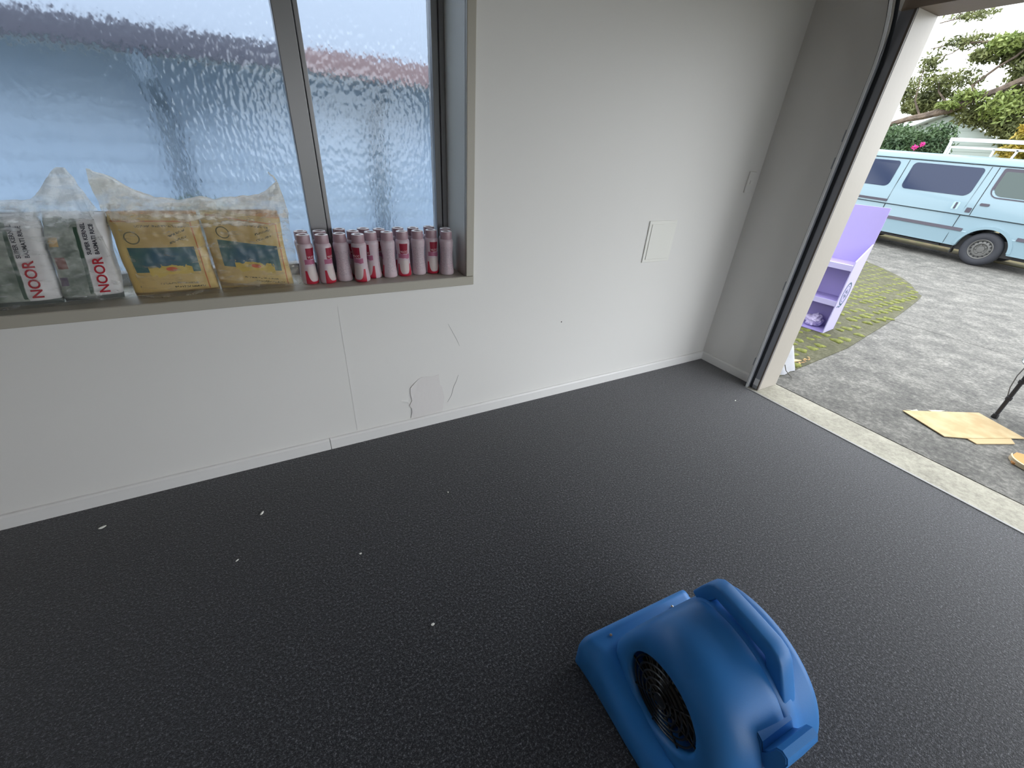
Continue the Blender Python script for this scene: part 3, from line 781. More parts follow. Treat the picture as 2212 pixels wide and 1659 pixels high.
drive = struct(empty('driveway'), 'weathered grey concrete driveway')
# concrete bays with open joints between them
for x0, x1, y0, y1 in ((0.193, 3.077, -9.0, 6.0), (3.086, 9.9, -9.0, 8.0)):
    obj('slab', slab(x0, x1, y0, y1, max(2, int((x1 - x0) / .3)), 16, 0.0, 0.1, gz), DRV, drive)
struct(obj('joint_bed', slab(0.15, 9.9, -9, 8, 24, 16, -0.035, 0.05, gz), mat('joint_dirt', rgb(70, 66, 58), .95)), 'dirt in the driveway joints')
struct(obj('verge', slab(9.9, 30, -14, 22, 20, 20, 0.005, 0.3, lambda x, y: gz(x, y) + .02 * mnoise.noise(Vector((x * .7, y * .7, 0)))), SAND), 'dry grass verge behind the van')

# mossy grid paving, a rounded tongue beside the drive
PATCH = [(0.20, -0.515), (0.857, -0.467), (1.587, -0.413), (2.094, -0.333), (2.878, -0.21), (4.032, 0.006), (4.553, 0.112), (4.82, 0.18), (4.91, 0.26), (5.10, 0.36), (5.449, 0.545), (5.865, 0.842), (6.315, 1.323), (6.60, 1.75), (6.75, 2.3), (6.75, 3.6), (0.20, 3.6)]
pav = struct(empty('grid_paving'), 'mossy grid paving beside the garage')
bm = bmesh.new(); prism(bm, PATCH, 'Z', -0.05, 0.006)
PAVM = concrete_mat('mossy_paver_concrete', (0.045, 0.044, 0.028, 1), (0.15, 0.14, 0.10, 1), (0.08, 0.08, 0.044, 1), 3.0)
for v in bm.verts: v.co.z += gz(v.co.x, v.co.y) + (0.0 if v.co.z < 0 else 0.0)
obj('paver_bed', bm, PAVM, pav)
def inside(x, y, poly):
    c = False; j = len(poly) - 1
    for i in range(len(poly)):
        if ((poly[i][1] > y) != (poly[j][1] > y)) and x < (poly[j][0] - poly[i][0]) * (y - poly[i][1]) / (poly[j][1] - poly[i][1]) + poly[i][0]: c = not c
        j = i
    return c
def moss_bm(bm, x, y, z, sx, sy, rz, h, seed):
    n = 8; ca, sa = math.cos(rz), math.sin(rz)
    rings = []
    for sc, hh in ((1.0, 0.0), (0.86, h * .75), (0.45, h)):
        ring = []
        for k in range(n):
            a = 2 * PI * k / n + .3
            q = 1 + .22 * math.sin(seed * 3.7 + k * 2.4)
            u = sx * sc * q * math.copysign(abs(math.cos(a)) ** .7, math.cos(a)); v = sy * sc * q * math.copysign(abs(math.sin(a)) ** .7, math.sin(a))
            ring.append((x + u * ca - v * sa, y + u * sa + v * ca, z + hh))
        rings.append(ring)
    loft(bm, rings)
variants = []
for k in range(5):
    bm = bmesh.new(); moss_bm(bm, 0, 0, 0, .052, .056, 0, .013, k)
    me = bpy.data.meshes.new('moss_tuft'); bm.to_mesh(me); bm.free(); me.materials.append(MOSS)
    me.polygons.foreach_set('use_smooth', [True] * len(me.polygons)); variants.append(me)
cells = []
for j in range(-4, 23):
    for i in range(0, 46):
        x = 0.30 + i * 0.150 + (0.075 if j % 2 else 0) + random.uniform(-.012, .012); y = 0.02 + j * 0.152 + random.uniform(-.012, .012)
        if all(inside(x + a, y + b_, PATCH) for a, b_ in ((-.03, 0), (.03, 0), (0, -.04), (0, .04))) and not (1.70 < x < 2.02 and -.13 < y < .36): cells.append((x, y))
cells.sort(key=lambda p: p[0] + 1.4 * p[1] if p[1] < 1.6 else 99 + p[0])
bmrest = bmesh.new()
for k, (x, y) in enumerate(cells):
    if random.random() < 0.06: continue
    s = random.uniform(.7, 1.12); rz = random.uniform(-.35, .35)
    if k < 300:
        o = obj('moss_tuft', variants[k % 5], None, pav, (x, y, gz(x, y) + .004), (0, 0, rz)); o.scale = (s, s, random.uniform(.7, 1.3))
    else: moss_bm(bmrest, x, y, gz(x, y) + .004, .04 * s, .05 * s, rz, .012, k)
r_ = obj('moss_tufts_beyond', bmrest, MOSS, pav); r_['kind'] = 'stuff'

# ================================================================== THINGS JUST OUTSIDE THE DOOR
# lavender cardboard display stand
st = empty('display_stand', (1.716, -0.110, 0.014), (0, 0, math.radians(7))); tag(st, 'lavender cardboard display stand with open shelves on the paving', 'display stand')
SW, SD, SH = 0.44, 0.27, 1.19      # width along y, depth along x
obj('back_panel', box(SD - .008, SD, 0, SW, 0, SH, .002), LAV, st)
sidep = [(0, 0.0), (SD - .008, 0.0), (SD - .008, 0.865), (0.0, 0.725)]
for y, nm in ((0.0, 'side_panel'), (SW - .008, 'side_panel')):
    p = obj(nm, prism(bmesh.new(), sidep, 'Y', y, y + .008), LAVLIGHT, st)
    bm = bmesh.new(); tube(bm, [(0, y + .004, .725), (SD - .008, y + .004, .865)], .005, 6); obj('white_edge', bm, WHITE, p)
for z in (0.0, 0.325, 0.675):
    sh = obj('shelf', box(0.004, SD - .008, .008, SW - .008, z, z + .008), LAV, st)
    if z > 0: obj('shelf_lip', box(-0.003, 0.006, .008, SW - .008, z - .040, z + .012, .001), LAVLIGHT, sh)
    if z > .6: obj('lip_edge', box(-.001, .022, .008, SW - .008, z + .009, z + .0125), WHITE, sh)
# printed emblem on the side panel: ring, petals and swoosh
emb = empty('emblem'); emb.parent = st; emb.location = (0.125, -0.001, 0.400)
def ring2(r0, r1, n=40, sx=1.0):
    bm = bmesh.new(); a_ = [bm.verts.new((r0 * sx * math.cos(t), 0, r0 * math.sin(t))) for t in np.linspace(0, 2 * PI, n, False)]; b_ = [bm.verts.new((r1 * sx * math.cos(t), 0, r1 * math.sin(t))) for t in np.linspace(0, 2 * PI, n, False)]
    for i in range(n): bm.faces.new((a_[i], b_[i], b_[(i + 1) % n], a_[(i + 1) % n]))
    return bm
obj('ring', ring2(.100, .118, sx=.72), INK, emb); obj('ring', ring2(.078, .083, sx=.72), INK, emb)
for k in range(6):
    a = 2 * PI * k / 6 + .3
    bm = bmesh.new(); pts = [(.012, 0), (.035, .012), (.060, 0), (.035, -.012)]
    vs = [bm.verts.new(((u * math.cos(a) - v * math.sin(a)) * .72, -.0003, u * math.sin(a) + v * math.cos(a))) for u, v in pts]; bm.faces.new(vs)
    obj('petal', bm, INK, emb)
bm = bmesh.new(); tube(bm, [(-.085, -.0005, -.125), (-.05, -.0005, -.120), (-.02, -.0005, -.132), (.03, -.0005, -.112)], [.003, .006, .005, .002], 6); obj('swoosh', bm, INK, emb)
# crumpled paper in the bottom compartment
bm = bmesh.new(); bmesh.ops.create_icosphere(bm, subdivisions=4, radius=.10)
for v in bm.verts:
    n = mnoise.noise(v.co * 16) * .5 + abs(mnoise.noise(v.co * 30)) * .5
    v.co = v.co * (0.72 + .55 * n); v.co.z = max(-.055, v.co.z * .85)
cp = obj('crumpled_sheet', bm, mat('lavender_tissue', rgb(200, 190, 226), .6), None, (1.845, 0.075, 0.080))
tag(cp, 'crumpled lavender sheet in the bottom of the display stand', 'paper'); smooth(cp, 20)

# white sack leaning outside behind the jamb
bm = bmesh.new(); rings = []
for t in np.linspace(0, 1, 12):
    z = 0.27 * t; w = .155 * (1 - .35 * t) * (1 if t < .8 else 1 - (t - .8) * 3.6); d = .055 * (1 - .6 * t)
    ring = []
    for k in range(18):
        a = 2 * PI * k / 18
        n = mnoise.noise(Vector((math.cos(a) * 2, math.sin(a) * 2, z * 14)))
        ring.append((.46 - .09 * t + w * math.copysign(abs(math.cos(a)) ** .6, math.cos(a)) * (1 + .08 * n), -.445 + d * math.sin(a) * (1 + .3 * n) + 0.015 * t, max(.0, z + .006)))
    rings.append(ring)
loft(bm, rings)
sk = obj('plastic_sack', bm, mat('white_woven_sack', rgb(178, 180, 186), .45, bump=(60, .15))); smooth(sk, 60)
tag(sk, 'white plastic sack leaning behind the garage door jamb', 'sack')
bm = bmesh.new(); tube(bm, [(.30, -.525, .125), (.34, -.53, .07), (.385, -.545, .03), (.42, -.548, .008), (.40, -.57, .005)], [.0035, .003, .003, .003, .002], 6)
tag(obj('twig', bm, mat('grey_twig', rgb(96, 92, 84), .9)), 'thin bent grey twig at the foot of the jamb', 'twig')
bm = bmesh.new(); prism(bm, [(0.66, -.40), (.80, -.415), (.70, -.33)], 'Z', .012, .022)
tag(obj('card_scrap', bm, CARD), 'small cream card scrap on the mossy paving', 'card scrap')
# dead leaves collected at the paving edge
for k in range(12):
    x = random.uniform(.45, .95); y = random.uniform(-.45, -.38)
    bm = bmesh.new(); vs = [bm.verts.new(p) for p in ((-.02, 0, 0), (0, -.009, .006), (.022, 0, .003), (0, .009, .006))]; bm.faces.new(vs)
    o = obj('dead_leaf', bm, mat('dead_leaf', rgb(150, 112, 78), .8, var=(30, rgb(206, 180, 120), .4, .6)), None, (x, y, .014), (random.uniform(-.3, .3), random.uniform(-.3, .3), random.uniform(0, 6)))
    tag(o, 'small dead leaf at the paving edge near the sack', 'leaf', 'dead leaves by the sack')

# flattened cardboard sheet
poly = [(0.694, -1.209), (1.225, -1.471), (1.089, -1.745), (1.010, -1.700), (0.935, -1.735), (0.683, -1.620), (0.700, -1.568), (0.574, -1.489)]
bm = prism(bmesh.new(), [(0.694, -1.209), (1.225, -1.471), (1.092, -1.748), (1.000, -1.700), (0.700, -1.568), (0.574, -1.489)], 'Z', .006, .011)
cb = empty('cardboard_sheet', (.9, -1.5, 0)); tag(cb, 'flattened tan cardboard sheet lying on the driveway', 'cardboard')
o = obj('panel', bm, CARD, cb, (-.9, 1.5, 0))
bm = prism(bmesh.new(), [(0.700, -1.569), (1.000, -1.701), (0.940, -1.735), (0.683, -1.620)], 'Z', .003, .008)
obj('flap', bm, mat('cardboard_flap', rgb(184, 162, 122), .8), cb, (-.9, 1.5, 0))
for pts in ([(.74, -1.20), (.78, -1.235), (.83, -1.245), (.80, -1.275)], [(.90, -1.285), (.96, -1.31), (1.02, -1.345), (.92, -1.33)]):
    bm = prism(bmesh.new(), [(a, b_ ) for a, b_ in pts], 'Z', .003, .006); obj('torn_edge', bm, mat('torn_paper', rgb(190, 186, 172), .8), cb, (-.9, 1.5, 0))
# folded cardboard piece at the frame edge
bm = bmesh.new(); rings = []
for t in np.linspace(0, 1, 9):
    a = t * 1.5; c0 = (0.72 + .11 * math.cos(PI + a), -1.875 + .11 * math.sin(PI + a) * -1)
    rings.append([(c0[0], c0[1], .004), (c0[0], c0[1], .030), (c0[0] + .012, c0[1] - .004, .030), (c0[0] + .012, c0[1] - .004, .004)])
loft(bm, rings)
fc = empty('cardboard_scrap', (0, 0, 0)); tag(fc, 'curled cream cardboard scrap below the flattened sheet', 'cardboard')
obj('rim', bm, mat('cream_card', rgb(196, 180, 150), .7), fc)
obj('inner_card', prism(bmesh.new(), [(.63, -1.80), (.69, -1.77), (.80, -1.775), (.86, -1.88), (.72, -1.95), (.635, -1.90)], 'Z', .002, .014), mat('orange_card', rgb(196, 140, 82), .8), fc)

# small black stool, cut by the frame
sl_ = empty('stool', (1.275, -1.735, 0)); tag(sl_, 'black metal stool on tubular legs beside the cardboard', 'stool')
BLK = mat('black_powder_coat', rgb(40, 40, 46), .4)
smooth(obj('seat', lathe([(.001, .440), (.225, .440), (.240, .446), (.246, .458), (.240, .470), (.225, .476), (.001, .474)], 36), mat('seat_pad', rgb(70, 78, 96), .35), sl_), 40)
bm = bmesh.new(); tube(bm, [(.247 * math.cos(a), .247 * math.sin(a), .452) for a in np.linspace(0, 2 * PI, 49)], .011, 8, cap=False); smooth(obj('seat_rim', bm, mat('chrome_rim', rgb(150, 156, 164), .2, .9), sl_))
for sx, sy in ((0, 1), (.866, -.5), (-.866, -.5)):
    p0 = (.19 * sx, .19 * sy, 0.0); p1 = (.19 * sx, .19 * sy, .442)
    bm = bmesh.new(); tube(bm, [p0, p1], .012, 10); lg = obj('leg', bm, BLK, sl_); smooth(lg)
    for z in (.165, .30): obj('clamp', lathe([(.013, -.014), (.017, -.012), (.017, .012), (.013, .014)], 10), BLK, lg, (p0[0], p0[1], z))
    obj('rubber_foot', lathe([(.018, 0), (.019, .01), (.016, .032), (.012, .034)], 10), RUBBER, lg, p0)
    bm = bmesh.new(); tube(bm, [(p0[0] * 1.06, p0[1] * 1.06, .17), (p0[0] * 1.16, p0[1] * 1.16, .24), (p0[0] * 1.2, p0[1] * 1.2, .33), (p0[0] * 1.15, p0[1] * 1.15, .445)], .003, 6); obj('brace_wire', bm, mat('grey_wire', rgb(120, 120, 122), .5, .5), sl_)

# ================================================================== VAN
van = empty('van', (8.75, 0.86, gz(8.75, .86)), (0.037, 0, 0)); tag(van, 'pale blue van with tinted side windows parked across the driveway', 'van')
# side profile: x inset at each height (0 = widest side plane)
sideprof = [(0.030, .0), (0.012, .06), (0.0, .14), (0.0, .40), (-0.006, .548), (0.004, .562), (0.012, .70), (0.018, .812), (0.000, .826), (0.004, .90), (0.014, 1.02), (0.030, 1.13), (0.075, 1.38), (0.112, 1.63), (0.118, 1.672), (0.110, 1.684), (0.126, 1.74), (0.160, 1.778), (0.24, 1.800), (0.45, 1.815)]
VW = 1.66
def van_section(yl):
    """yl: local y, 0 at the front axle, + to the rear"""
    ar = 0.385
    zb = 0.285
    for yc in (0.0, 2.30):
        dy = abs(yl - yc)
        if dy < ar: zb = max(zb, 0.285 + math.sqrt(ar * ar - dy * dy) * 0.98)
    # nose rounding and tail
    fx = 0.0
    if yl < -0.55: fx = ((-0.55 - yl) / .42) ** 2 * .22
    if yl > 3.25: fx = ((yl - 3.25) / .25) ** 2 * .08
    ztop = 1.0
    left = []
    for ins, z in sideprof:
        zz = max(zb, z if z > .285 else .285)
        xx = ins + fx
        lim = 1.815
        if yl < -0.35:                       # sloping windscreen / short bonnet
            lim = 1.815 - (-(yl + .35)) * 1.45
            lim = max(lim, .95)
        zz = min(zz, lim) if zz > zb else zz
        left.append((xx, zz))
    pts = [(x, yl, z) for x, z in left] + [(VW - x, yl, z) for x, z in reversed(left)]
    return pts
ys = sorted(set([-0.97, -0.9, -0.8, -0.7, -0.6, -0.5, -0.42, -0.35, -0.3, 0.45, 0.8, 1.2, 1.6, 1.8, 2.8, 3.0, 3.25, 3.4, 3.5] + list(np.round(np.linspace(-.386, .386, 27), 4)) + list(np.round(np.linspace(2.30 - .386, 2.30 + .386, 21), 4))))
vb = obj('body', loft(bmesh.new(), [van_section(float(y)) for y in ys]), VANBLUE, van); smooth(vb, 32)
obj('underbody', box(.10, VW - .10, -.8, 3.3, .22, .50), RUBBER, van)
def side_x(z):
    zs_ = [p[1] for p in sideprof]; xs_ = [p[0] for p in sideprof]
    return float(np.interp(z, zs_, xs_))
def side_panel(name, poly, proud, material, parent=van, thick=.02):
    bm = bmesh.new(); a_ = [bm.verts.new((side_x(z) - proud, y, z)) for y, z in poly]; b_ = [bm.verts.new((side_x(z) - proud + thick, y, z)) for y, z in poly]
    bm.faces.new(a_)
    for i in range(len(a_)): bm.faces.new((a_[i], a_[(i + 1) % len(a_)], b_[(i + 1) % len(a_)], b_[i]))
    bmesh.ops.recalc_face_normals(bm, faces=bm.faces[:])
    o = obj(name, bm, material, parent); return o
Y = lambda w: w - 0.86
side_panel('side_window', rounded_poly(Y(1.47), Y(2.60), 1.145, 1.628, [.09, .07, .06, .11]), .006, TINT)
side_panel('side_window', rounded_poly(Y(2.83), Y(4.05), 1.145, 1.628, [.07, .07, .06, .09]), .006, TINT)
fw = side_panel('front_door_window', rounded_poly(Y(0.38), Y(1.225), 1.165, 1.655, [.16, .03, .05, .05]), .006, MOULD)
side_panel('glass', rounded_poly(Y(0.40), Y(1.18), 1.200, 1.605, [.15, .03, .05, .05]), .012, CABGLASS, fw)
side_panel('rubber_edge', rounded_poly(Y(0.40), Y(1.195), 1.185, 1.30, [.12, .01, .05, .05]), .009, VANBLUE, fw)
for zs0, ys0, ys1 in ((.55, Y(1.26), Y(2.665)), (.55, Y(-.05), Y(.475)), (.935, Y(2.70), Y(4.3))):
    z0_, z1_ = (zs0, zs0 + .055) if zs0 < .9 else (.865, .91)
    side_panel('moulding_strip', [(ys0, z0_), (ys1, z0_), (ys1, z1_), (ys0, z1_)], .014, MOULD)
# door gaps
def gap(p, q, w=.010): 
    n = 8; poly = []
    for s in (-1, 1):
        for k in range(n + 1):
            t = k / n if s < 0 else 1 - k / n
            poly.append((p[0] + (q[0] - p[0]) * t + s * w / 2, p[1] + (q[1] - p[1]) * t))
    side_panel('door_gap', poly, .0035, GAP, van, .004)
gap((Y(2.705), .62), (Y(2.70), 1.66)); gap((Y(1.425), .30), (Y(1.405), 1.66), .007); gap((Y(1.285), .84), (Y(1.300), 1.66))
for (ya, yb, z) in ((Y(4.3), Y(-.1), .828), (Y(4.3), Y(-.1), 1.676)):
    side_panel('body_crease_gap', [(ya, z - .006), (yb, z - .006), (yb, z + .006), (ya, z + .006)], .004, GAP, van, .004)
side_panel('roof_gutter', [(Y(4.3), 1.692), (Y(-.0), 1.692), (Y(-.0), 1.712), (Y(4.3), 1.712)], .012, VANBLUE)
hd1 = side_panel('slide_door_handle', rounded_poly(Y(1.515), Y(1.615), .905, 1.035, .015), .004, mat('handle_recess', rgb(150, 178, 190), .3), van, .004)
side_panel('grip', rounded_poly(Y(1.548), Y(1.580), .915, 1.030, .006), .012, MOULD, hd1)
side_panel('front_door_handle', rounded_poly(Y(1.10), Y(1.235), 1.022, 1.066, .018), .012, MOULD)
side_panel('filler_cap', rounded_poly(Y(1.305), Y(1.385), .880, .965, .012), .006, MOULD)
# wheel arches
def arch(yc):
    bm = bmesh.new(); rings = []
    for a in np.linspace(math.radians(4), math.radians(176), 25):
        c, s = math.cos(a), math.sin(a)
        rings.append([(-.012, yc + c * r, .285 + s * r) if q else (.05, yc + c * r, .285 + s * r) for r, q in ((.372, 0), (.374, 1), (.392, 1), (.425, 1), (.432, 0))])
    loft(bm, rings); smooth(obj('wheel_arch', bm, VANBLUE, van), 40)
arch(0.0); arch(2.30)
def wheel(yc, xs_):
    w = empty('wheel'); w.parent = van; w.location = (xs_, yc, .302)
    smooth(obj('tyre', lathe([(.175, .015), (.20, .0), (.245, -.002), (.280, .012), (.298, .035), (.302, .06), (.302, .15), (.290, .18), (.20, .19), (.175, .18)], 40, 'X', cap=False), TYRE, w), 40)
    smooth(obj('rim', lathe([(.178, .012), (.170, .006), (.160, .010), (.158, .030), (.150, .036), (.118, .020), (.100, .022), (.088, .045), (.060, .048), (.055, .030), (.001, .028)], 36, 'X', cap=False), RIM, w), 35)
    for k in range(14):
        a = 2 * PI * k / 14
        obj('vent_hole', box(.014, .034, -.009, .009, -.013, .013, .004), GAP, w, (.006, .137 * math.cos(a), .137 * math.sin(a)), (a - PI / 2, 0, 0))
    for k in range(5):
        a = 2 * PI * k / 5
        obj('wheel_nut', lathe([(.001, -.012), (.016, -.010), (.018, .01)], 8, 'X'), RIM, w, (.042, .073 * math.cos(a), .073 * math.sin(a)))
    return w
wheel(0.0, .03); wheel(2.30, .03)
for yc in (0.0, 2.30):
    w = empty('wheel'); w.parent = van; w.location = (VW - .03, yc, .302); w.rotation_euler = (0, 0, PI)
    smooth(obj('tyre', lathe([(.175, .015), (.20, .0), (.245, -.002), (.280, .012), (.302, .06), (.302, .15), (.290, .18), (.20, .19)], 28, 'X'), TYRE, w), 40)
bm = box(.02, VW - .02, -1.02, -.80, .22, .42, .03); obj('front_bumper', bm, mat('bumper_grey', rgb(92, 112, 116), .5), van)
obj('mudflap', box(.06, .20, .40, .42, .14, .34), RUBBER, van)
obj('sill_step', box(.06, .25, .62, 1.5, .225, .262, .005), RUBBER, van)

# ================================================================== BEYOND THE VAN
# white tube frame
fr_ = empty('white_frame', (11.0, 2.2, 0)); tag(fr_, 'white timber pergola frame standing behind the van', 'pergola')
WP = mat('white_frame_paint', rgb(190, 198, 200), .4)
def beam(name, p, q, w, t, par, material):
    bm = bmesh.new(); sweep_rect(bm, [p, q], w, t, (1, 0, 0), .15); return obj(name, bm, material, par)
z0 = gz(11, 2.2)
beam('post', (0, .72, z0 - .05), (0, .665, 2.22), .05, .05, fr_, WP)
beam('post', (0, .66, z0 - .05), (0, .62, 2.06), .03, .03, fr_, WP)
beam('top_rail', (0, .70, 2.21), (0, -1.2, 2.15), .06, .075, fr_, WP)
beam('middle_rail', (0, .63, 2.06), (0, -1.2, 2.01), .04, .045, fr_, WP)
beam('post', (0, -.10, z0 - .05), (0, -.13, 2.03), .04, .04, fr_, WP)
beam('post', (0, -1.15, z0 - .2), (0, -1.15, 2.18), .05, .05, fr_, WP)
beam('lower_rail', (0, -.44, 1.85), (0, -1.2, 1.82), .04, .05, fr_, WP)
beam('brace', (0, -.46, 1.85), (0, -.50, 2.03), .04, .04, fr_, WP)

# gabled house
hs = empty('house', (22, 7.1, 0)); tag(hs, 'pale gabled house behind the trees', 'house')
def wallpoly(): return [(-5.5, 0), (4.0, 0), (4.0, 2.0), (0.0, 3.60), (-5.5, .85)]
obj('gable_wall', prism(bmesh.new(), [(-4.6, -.4), (4.6, -.4), (4.6, 1.35), (0, 3.62), (-4.6, 1.35)], 'X', 0, .2), HOUSEW, hs)
obj('house_wall', prism(bmesh.new(), [(-4.5, -.4), (4.5, -.4), (4.5, 1.30), (-4.5, 1.30)], 'X', .2, 9), HOUSEW, hs)
for k in range(16):
    z = -.3 + k * .24; hw = 4.6 if z < 1.35 else max(.05, 4.6 * (3.62 - z) / 2.27)
    obj('weatherboard', box(-.014, .0, -hw, hw, z, z + .225), HOUSEW, hs)
for s in (-1, 1):
    bm = prism(bmesh.new(), [(s * -.02, 3.68), (s * 5.1, 1.16), (s * 5.1, 1.30), (s * -.02, 3.88)], 'X', -.35, 9.2)
    r0 = obj('roof_plane', bm, ROOFW, hs)
    bm = prism(bmesh.new(), [(s * 0, 3.70), (s * 5.12, 1.17), (s * 5.12, 1.42), (s * 0, 3.96)], 'X', -.40, -.35); obj('barge_board', bm, WP, r0)

# foliage
def leaves(blobs, n, size, seed):
    """blobs: (x,y,z,rx,ry,rz,weight); returns one mesh of small folded leaves"""
    r = np.random.default_rng(seed)
    w = np.array([b[6] for b in blobs]); idx = r.choice(len(blobs), n, p=w / w.sum())
    B = np.array([b[:6] for b in blobs])[idx]
    d = r.normal(size=(n, 3)); d /= np.linalg.norm(d, axis=1)[:, None]
    rad = r.uniform(.35, 1.0, n) ** .6
    # clump the leaves into sprays
    nc = max(8, n // 40); cl = r.normal(size=(nc, 3)); cl /= np.linalg.norm(cl, axis=1)[:, None]
    pick = r.integers(0, nc, n)
    d = cl[pick] * .70 + d * .46
    P = B[:, :3] + d * B[:, 3:6] * rad[:, None]
    a = r.normal(size=(n, 3)); a /= np.linalg.norm(a, axis=1)[:, None]
    b = np.cross(a, r.normal(size=(n, 3))); b /= np.linalg.norm(b, axis=1)[:, None]
    nrm = np.cross(a, b)
    s = size * r.uniform(.6, 1.4, n)[:, None]
    v = np.stack([P - a * s, P + b * s * .42 + nrm * s * .15, P + a * s, P - b * s * .42 + nrm * s * .15], 1).reshape(-1, 3)
    f = np.arange(4 * n).reshape(-1, 4)
    me = bpy.data.meshes.new('foliage'); me.from_pydata(v.tolist(), [], f.tolist()); me.update()
    return me

def tree(name, label, trunk, branches, blobs, n, size, material, seed, cat='tree', group=None, extra=None):
    x, y = trunk[0][:2]; t = empty(name, (x, y, gz(x, y))); tag(t, label, cat, group)
    off = (-x, -y, -gz(x, y))
    bm = bmesh.new(); tube(bm, [p[:3] for p in trunk], [p[3] for p in trunk], 10); smooth(obj('trunk', bm, BARK, t, off))
    for br_ in branches:
        bm = bmesh.new(); tube(bm, [p[:3] for p in br_], [p[3] for p in br_], 7); smooth(obj('branch', bm, BARK, t, off))
    o = obj('foliage', leaves(blobs, n, size, seed), material, t, off); o['kind'] = 'stuff'
    if extra:
        e = obj(extra[0], leaves(extra[1], extra[2], extra[3], seed + 5), extra[4], t, off); e['kind'] = 'stuff'
    return t
# main tree: trunk to the right of the frame, a long limb reaching left over the drive
tree('spreading_tree', 'big olive-green tree whose long bare limb reaches over the van',
     [(14.2, 1.2, -.4, .26), (14.1, 1.25, 1.4, .22), (14.0, 1.5, 2.8, .18), (14.0, 1.3, 4.2, .14), (14.1, 1.0, 6.2, .06)],
     [[(14.0, 1.5, 2.9, .13), (14.0, 2.4, 3.45, .11), (14.0, 3.122, 3.651, .095), (14.0, 3.466, 3.454, .09), (14.0, 3.845, 3.304, .085), (14.0, 4.297, 3.06, .10), (14.0, 4.818, 2.92, .09), (14.0, 5.181, 2.85, .075), (14.0, 5.9, 2.62, .055), (14.0, 6.6, 2.7, .02)],
      [(14.0, 3.85, 3.32, .05), (14.0, 4.07, 3.59, .035), (14.0, 3.75, 3.95, .03), (14.0, 3.50, 4.15, .028), (14.0, 3.2, 4.6, .02)],
      [(14.0, 1.4, 3.8, .09), (14.0, 2.4, 4.3, .06), (14.0, 3.3, 4.40, .045), (14.0, 4.24, 4.52, .028), (14.0, 4.9, 4.56, .018), (14.0, 5.4, 4.50, .010)],
      [(14.0, 4.6, 4.55, .018), (14.0, 4.85, 4.35, .012), (14.0, 5.1, 4.28, .008)],
      [(14.0, 1.2, 4.8, .07), (14.0, 2.6, 5.3, .05), (14.0, 3.8, 5.25, .03), (14.0, 4.6, 5.33, .022), (14.0, 4.95, 5.12, .018), (14.0, 5.45, 5.06, .012)],
      [(14.0, 4.9, 5.10, .015), (14.0, 5.2, 5.28, .010), (14.0, 5.4, 5.36, .006)],
      [(14.0, 4.3, 3.05, .04), (14.1, 4.5, 3.25, .03), (14.0, 4.75, 3.5, .018), (14.0, 4.85, 3.75, .01)],
      [(14.0, 4.9, 2.9, .03), (14.0, 5.2, 3.3, .02), (14.0, 5.3, 3.8, .012), (14.0, 5.35, 4.1, .008)]],
     [(14.55, 5.25, 3.22, .5, .42, .26, 1.3), (14.55, 5.75, 3.6, .4, .35, .45, .5), (14.55, 4.55, 3.16, .4, .4, .18, .8), (14.55, 3.6, 3.0, .6, .75, .34, 2.6), (14.55, 3.1, 3.3, .6, .7, .45, 2.2), (14.55, 3.65, 4.35, .5, .5, .35, 1.6), (14.1, 4.15, 4.25, .4, .35, .2, .6), (14.1, 3.0, 4.6, .7, .5, .55, 1.6), (14.1, 4.9, 3.75, .4, .5, .3, .45), (14.1, 4.7, 4.6, .4, .6, .2, .3), (14.1, 2.0, 4.2, .9, 1.0, 1.0, 1.6), (14.1, 5.3, 4.2, .3, .3, .3, .3), (14.55, 3.15, 2.75, .5, .42, .3, 1.5), (14.55, 2.75, 2.45, .5, .42, .38, 1.6), (14.55, 3.3, 3.9, .5, .4, .3, .9), (14.1, 4.35, 3.75, .4, .5, .3, .3), (14.1, 4.8, 5.15, .4, .6, .12, .2), (14.55, 5.0, 3.5, .4, .5, .18, .6)],
     24000, .056, LEAF_O, 11, extra=('light_foliage', [(13.9, 3.75, 4.42, .4, .38, .22, 1), (13.9, 3.2, 3.1, .4, .5, .4, .6), (13.9, 4.0, 3.35, .3, .4, .2, .3), (13.9, 4.3, 3.15, .3, .3, .1, .3)], 2600, .062, LEAF_L))
tree('flowering_hedge', 'dark green hedge with pink flowers behind the van roof',
     [(12.6, 4.3, -.1, .06), (12.6, 4.3, 1.2, .05), (12.6, 4.2, 2.0, .03)],
     [[(12.6, 4.3, 1.0, .03), (12.5, 3.8, 1.9, .02), (12.5, 3.5, 2.3, .01)], [(12.6, 4.3, .9, .03), (12.6, 4.9, 1.9, .02), (12.6, 5.3, 2.3, .01)]],
     [(12.6, 4.5, 2.15, .45, .6, .45, 2), (12.6, 3.75, 2.2, .45, .42, .50, 1.8), (12.6, 5.4, 2.2, .5, .7, .6, 1.5), (12.6, 4.3, 1.4, .5, 1.2, .5, 1.5), (12.6, 3.6, 1.7, .4, .45, .4, 1.0)],
     9000, .050, LEAF_D, 21, 'hedge', extra=('pink_flowers', [(12.15, 3.83, 2.15, .05, .05, .06, 1), (12.15, 3.95, 2.08, .05, .07, .05, .5)], 60, .035, PINK))
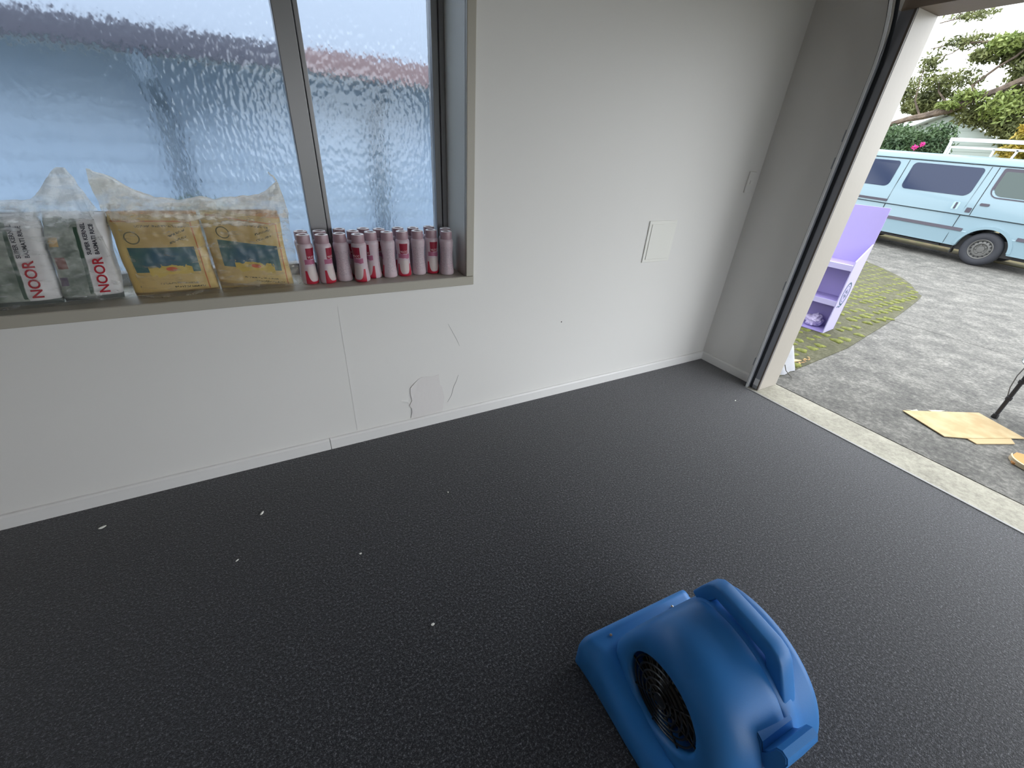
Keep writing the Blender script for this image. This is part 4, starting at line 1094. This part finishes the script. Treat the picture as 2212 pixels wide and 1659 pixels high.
tree('yellow_shrub', 'yellow-green leafy shrub at the right behind the van',
     [(11.6, 1.3, -.1, .05), (11.6, 1.35, 1.2, .04), (11.6, 1.5, 2.1, .025)],
     [[(11.6, 1.35, 1.2, .03), (11.5, 1.9, 1.9, .015), (11.5, 2.1, 2.1, .008)], [(11.6, 1.4, 1.5, .03), (11.6, 1.7, 2.3, .012)]],
     [(11.5, 1.80, 2.02, .25, .38, .18, 1.4), (11.6, 1.72, 2.40, .3, .32, .30, 1.6), (11.6, 1.2, 2.3, .5, .5, .6, 2), (11.6, 1.3, 1.6, .5, .5, .5, 1)],
     6500, .050, LEAF_Y, 31, 'shrub')
tree('background_tree', 'dense dark tree standing far behind the hedge',
     [(17, 7.2, -.1, .2), (17, 7.1, 2.0, .15), (17, 7.0, 3.2, .08)], [[(17, 7.1, 1.8, .08), (17, 6.4, 2.6, .04)]],
     [(17, 6.9, 2.5, 1.0, 1.1, .55, 2), (17, 6.0, 2.35, .8, .8, .35, 1.2), (17, 8.2, 2.6, 1.0, 1.2, .9, 1.5)],
     6500, .075, LEAF_D, 41)

# ================================================================== NEIGHBOUR BEYOND THE WINDOW
nb = empty('neighbour_house', (-3, 3.2, 0)); tag(nb, 'pale blue neighbouring house seen blurred through the glass', 'house')
for k in range(13):
    bm = bmesh.new(); z = -.05 + k * .155
    prism(bm, [(0, z), (-.022, z + .002), (-.006, z + .16), (0, z + .16)], 'X', -8, 6); obj('weatherboard', bm, NEIGH, nb)
obj('house_wall', box(-8, 6, .0, .2, -.1, 1.98), NEIGH, nb)
obj('soffit', box(-8, 6, -.62, .1, 1.955, 1.975), mat('soffit_white', rgb(210, 216, 224), .6), nb)
obj('gutter', box(-8, .38, -.70, -.62, 1.925, 2.085, .01), mat('dark_gutter', rgb(66, 66, 78), .4), nb)
obj('fascia', box(.40, 6, -.70, -.662, 1.925, 2.085, .005), mat('red_brown_fascia', rgb(114, 92, 93), .5), nb)
obj('roof_deck', prism(bmesh.new(), [(-.66, 1.98), (-.66, 2.06), (3.4, 4.15), (3.4, 4.05)], 'X', -8, 6), mat('roof_iron', rgb(96, 104, 116), .6), nb)
bm = bmesh.new(); tube(bm, [(-.66, -.64, 1.93), (-.66, -.60, 1.80), (-.68, -.12, 1.62), (-.70, -.06, 1.4), (-.70, -.06, -.05)], .055, 10); obj('downpipe', bm, mat('grey_downpipe', rgb(108, 122, 138), .5), nb)
bm = bmesh.new(); tube(bm, [(1.12, -.64, 1.93), (1.10, -.12, 1.70), (1.10, -.06, -.05)], .05, 10); obj('downpipe', bm, mat('grey_downpipe', rgb(108, 122, 138), .5), nb)
tree('side_shrub', 'green shrub seen blurred through the obscure glass', [(-3.55, 2.3, -.1, .03), (-3.55, 2.3, .7, .02)], [[(-3.55, 2.3, .5, .012), (-3.5, 2.35, 1.0, .006)]],
     [(-3.5, 2.4, .85, .25, .25, .28, 1), (-2.0, 2.6, .35, .25, .2, .25, .5)], 420, .04, mat('grey_green_leaf', rgb(78, 92, 84), .6), 61, 'shrub')
